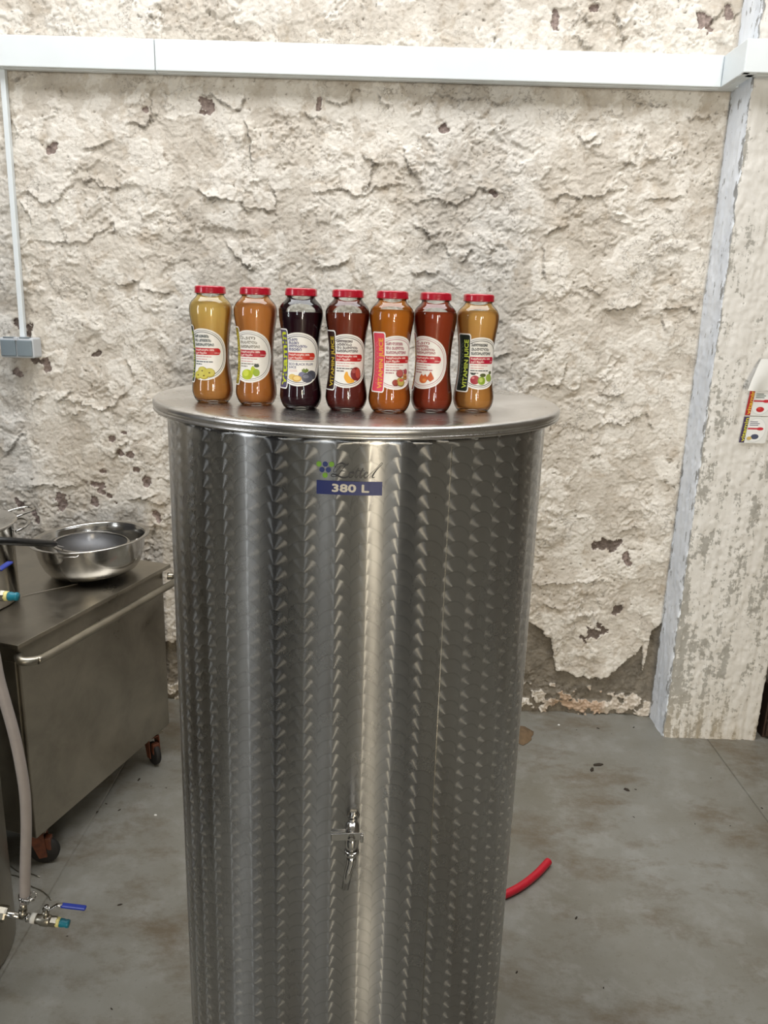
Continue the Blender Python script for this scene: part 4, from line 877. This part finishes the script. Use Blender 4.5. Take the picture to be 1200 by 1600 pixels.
upv = valve_assembly('upper_valve', 'steel pipe stub with ball valve, blue lever and teal cap above the table edge', (at_y(27, 926, 1.5).x-.155, 1.5, at_y(27, 926, 1.5).z-.006), 1, (0, 1, 0), False, 1.27)
# hose from above down to the lower tee, hose clip at its foot
hp = [at_y(px, py, 1.5) for px, py in [(-26, 975), (-12, 1010), (-2, 1060), (9, 1100), (22, 1147), (32, 1194), (39, 1241), (41, 1288), (40, 1334)]]+[at_y(39, 1375, 1.5), at_y(39, 1409, 1.5)]
mb = MB().tube(spline(hp, 5), .0118, 16)
tag(obj('milky_hose', mb, M_HOSE), 'thick milky plastic hose curving down to the pipe tee at the left', 'hose')
cl = at_y(39, 1400, 1.5); RC = .0132
hc = thing('hose_clip', 'metal worm drive clip tightened round the foot of the milky hose', 'hose clip', tuple(cl), (radians(6), radians(4), 0))
obj('clip_band', MB().lathe([(RC, -.005), (RC+.001, -.005), (RC+.001, .005), (RC, .005), (RC, -.005)], 28), M_CHROME, hc)
obj('clip_screw', MB().tube([(.008, -.015, 0), (.026, -.009, .004)], .0042, 8).box((.004, -.018, -.006), (.016, -.012, .006), .001), M_CHROME, hc)
obj('clip_wire', MB().tube(spline([(RC, 0, -.004), (.022, -.004, -.002), (.028, -.002, .010), (.020, 0, .016)], 4), .0012, 6), M_CHROME, hc)
# thin wires on the floor
def wire(pts, r=.0012): return MB().tube(spline([at_z(a, b_, .003) for a, b_ in pts], 5), r, 6)
tag(obj('steel_wire', wire([(4, 1346), (14, 1351), (28, 1361), (45, 1364), (62, 1370)]), M_TUBE), 'thin steel wire on the floor, the upper one behind the milky hose', 'wire')
tag(obj('steel_wire', wire([(6, 1361), (16, 1366), (30, 1370), (48, 1384), (64, 1391), (74, 1399), (80, 1406)]), M_TUBE), 'longer thin steel wire bent on the floor towards the lower valve', 'wire')

# ------------------------------------------------------------------ things on the floor
rh = [at_z(857, 1346, .0115), at_z(838, 1366, .0115), at_z(815, 1384, .0115), at_z(790, 1397, .0115), Vector((.30, 1.80, .0115)), Vector((.20, 1.78, .0115)), Vector((.08, 1.80, .0115))]
P_ = spline(rh, 6); mb = MB().tube(P_, .0112, 16, 0, False)
mb.tube(P_, .0082, 16, 0, False)
a_, b_ = P_[0], (P_[0]-P_[1]).normalized(); s_ = b_.cross(Vector((0, 0, 1))).normalized(); vs = []; fs = []
for k in range(16):
    q_ = 2*pi*k/16; dv = s_*cos(q_)+Vector((0, 0, 1))*sin(q_); vs += [a_+dv*.0112, a_+dv*.0082]
for k in range(16): j = (k+1) % 16; fs.append((2*k, 2*k+1, 2*j+1, 2*j))
mb.add(vs, fs); tag(obj('red_hose', mb, M_RED), 'cut end of a red rubber hose on the floor behind the tank', 'hose')
q_ = at_z(812, 1148, 0); vs = []; fs = []; n = 20
for i in range(7):
    for k in range(n):
        a = 2*pi*k/n; r = (i/6)*(.062+.008*sin(3*a)+.004*sin(7*a)); vs.append((r*cos(a)*.85, r*sin(a)*1.05, .002+.022*(1-(i/6)**2)+.006*sin(2*a+i)*(i/6)*(1-(i/6))*2))
for i in range(6):
    for k in range(n): j = (k+1) % n; fs.append((i*n+k, (i+1)*n+k, (i+1)*n+j, i*n+j))
tag(obj('brown_rag', MB().add(vs, fs), plain('brown_cloth', (122, 100, 74), .9, 0, .2, 40, .3), None, (q_.x, q_.y, 0)), 'crumpled brown rag on the floor by the wall, half hidden by the tank', 'rag')
mb = MB(); rn = random.Random(3)
for px, py, s_ in [(218, 1219, 5), (235, 1228, 3), (164, 1256, 3), (184, 1266, 3), (150, 1269, 5), (936, 1198, 8), (928, 1206, 7), (984, 1231, 7), (992, 1233, 3), (990, 1277, 2.5), (898, 1438, 3), (804, 1522, 2.5), (941, 1544, 3), (184, 1411, 3), (175, 1578, 3), (107, 1464, 2), (1192, 1265, 2.5), (1112, 1215, 2), (957, 1147, 2), (935, 1138, 3), (990, 1137, 3), (900, 1140, 2), (260, 1230, 2), (1015, 1180, 2), (1140, 1290, 2), (1088, 1288, 3)]:
    c0 = at_z(px, py, 0); k = s_*.0011
    for r_ in range(1):
        a = rn.random()*6; k *= rn.uniform(.6, 1.3); o_ = Vector((rn.uniform(-1, 1)*k*2, rn.uniform(-1, 1)*k*2, 0))
        mb.lathe([(0, 0), (k, .0004), (k*.8, k*.5), (0, k*.7)], 5, 0, Matrix.Translation(c0+o_) @ Matrix.Rotation(a, 4, 'Z') @ Matrix.Diagonal((rn.uniform(1, 2.2), .7, 1, 1)), False)
tag(obj('floor_crumbs', mb, plain('dark_dirt', (52, 44, 34), .9)), 'small dark crumbs of dirt scattered on the concrete floor', 'dirt', None, 'stuff')
for q_, l_ in (((243, 1274), 'tiny white plaster chip on the floor between worktable and tank'), ((873, 1133), 'tiny white plaster chip on the floor beside the brown rag')):
    c0 = at_z(q_[0], q_[1], 0); tag(obj('plaster_chip', MB().lathe([(0, 0), (.004, .0003), (.0032, .003), (0, .0036)], 6, 0, Matrix.Diagonal((1.3, .9, 1, 1)), False), M_PAPER, None, (c0.x, c0.y, 0)), l_, 'plaster chip')
# two dark boxes added out of view, to put dark bands into the tank's reflection
for nm, lb, (dg, ds, wd_, hh), cl in (('added_dark_box_left', 'dark blue box added out of view for the broad dark band in the left of the tank', (-40, .92, .25, 1.85), (30, 34, 48)),
                                     ('added_dark_box_right', 'narrow dark box added out of view for the bluish dark band right of the tank sticker', (32, 1.12, .15, 1.8), (40, 50, 66))):
    a = radians(dg); c0 = (TX+ds*sin(a), TY-ds*cos(a), 0); k = thing(nm, lb, 'added box', c0, (0, 0, a+pi))
    mt = plain('dark_enamel_%d' % cl[2], cl, .5); obj('cabinet_body', MB().box((-wd_/2, 0, .06), (wd_/2, .35, hh), .006).box((-wd_/2+.02, .02, 0), (wd_/2-.02, .33, .06)), mt, k)
    obj('dark_box_front', MB().box((-wd_/2+.01, -.016, .08), (wd_/2-.01, -.001, hh-.02), .004), mt, k); obj('door_handle', MB().tube([(wd_/2-.05, -.02, 1.0), (wd_/2-.05, -.035, 1.02), (wd_/2-.05, -.035, 1.12), (wd_/2-.05, -.02, 1.14)], .006, 8), M_TUBE, k)
cr = thing('wooden_crate', 'dark brown wooden crate in the shadow right of the pillar', 'crate', (1.72, 2.79, 0))
for k in range(3): obj('slat', MB().box((-.21, -.07, .012+k*.07), (.21, -.058, .072+k*.07), .002), plain('dark_brown_wood', (62, 44, 32), .7, 0, .2, 30), cr)
for k in (-1, 1): obj('end_board', MB().box((k*.21-.006, -.056, 0), (k*.21+.006, .06, .22), .002), MATS['dark_brown_wood'], cr)
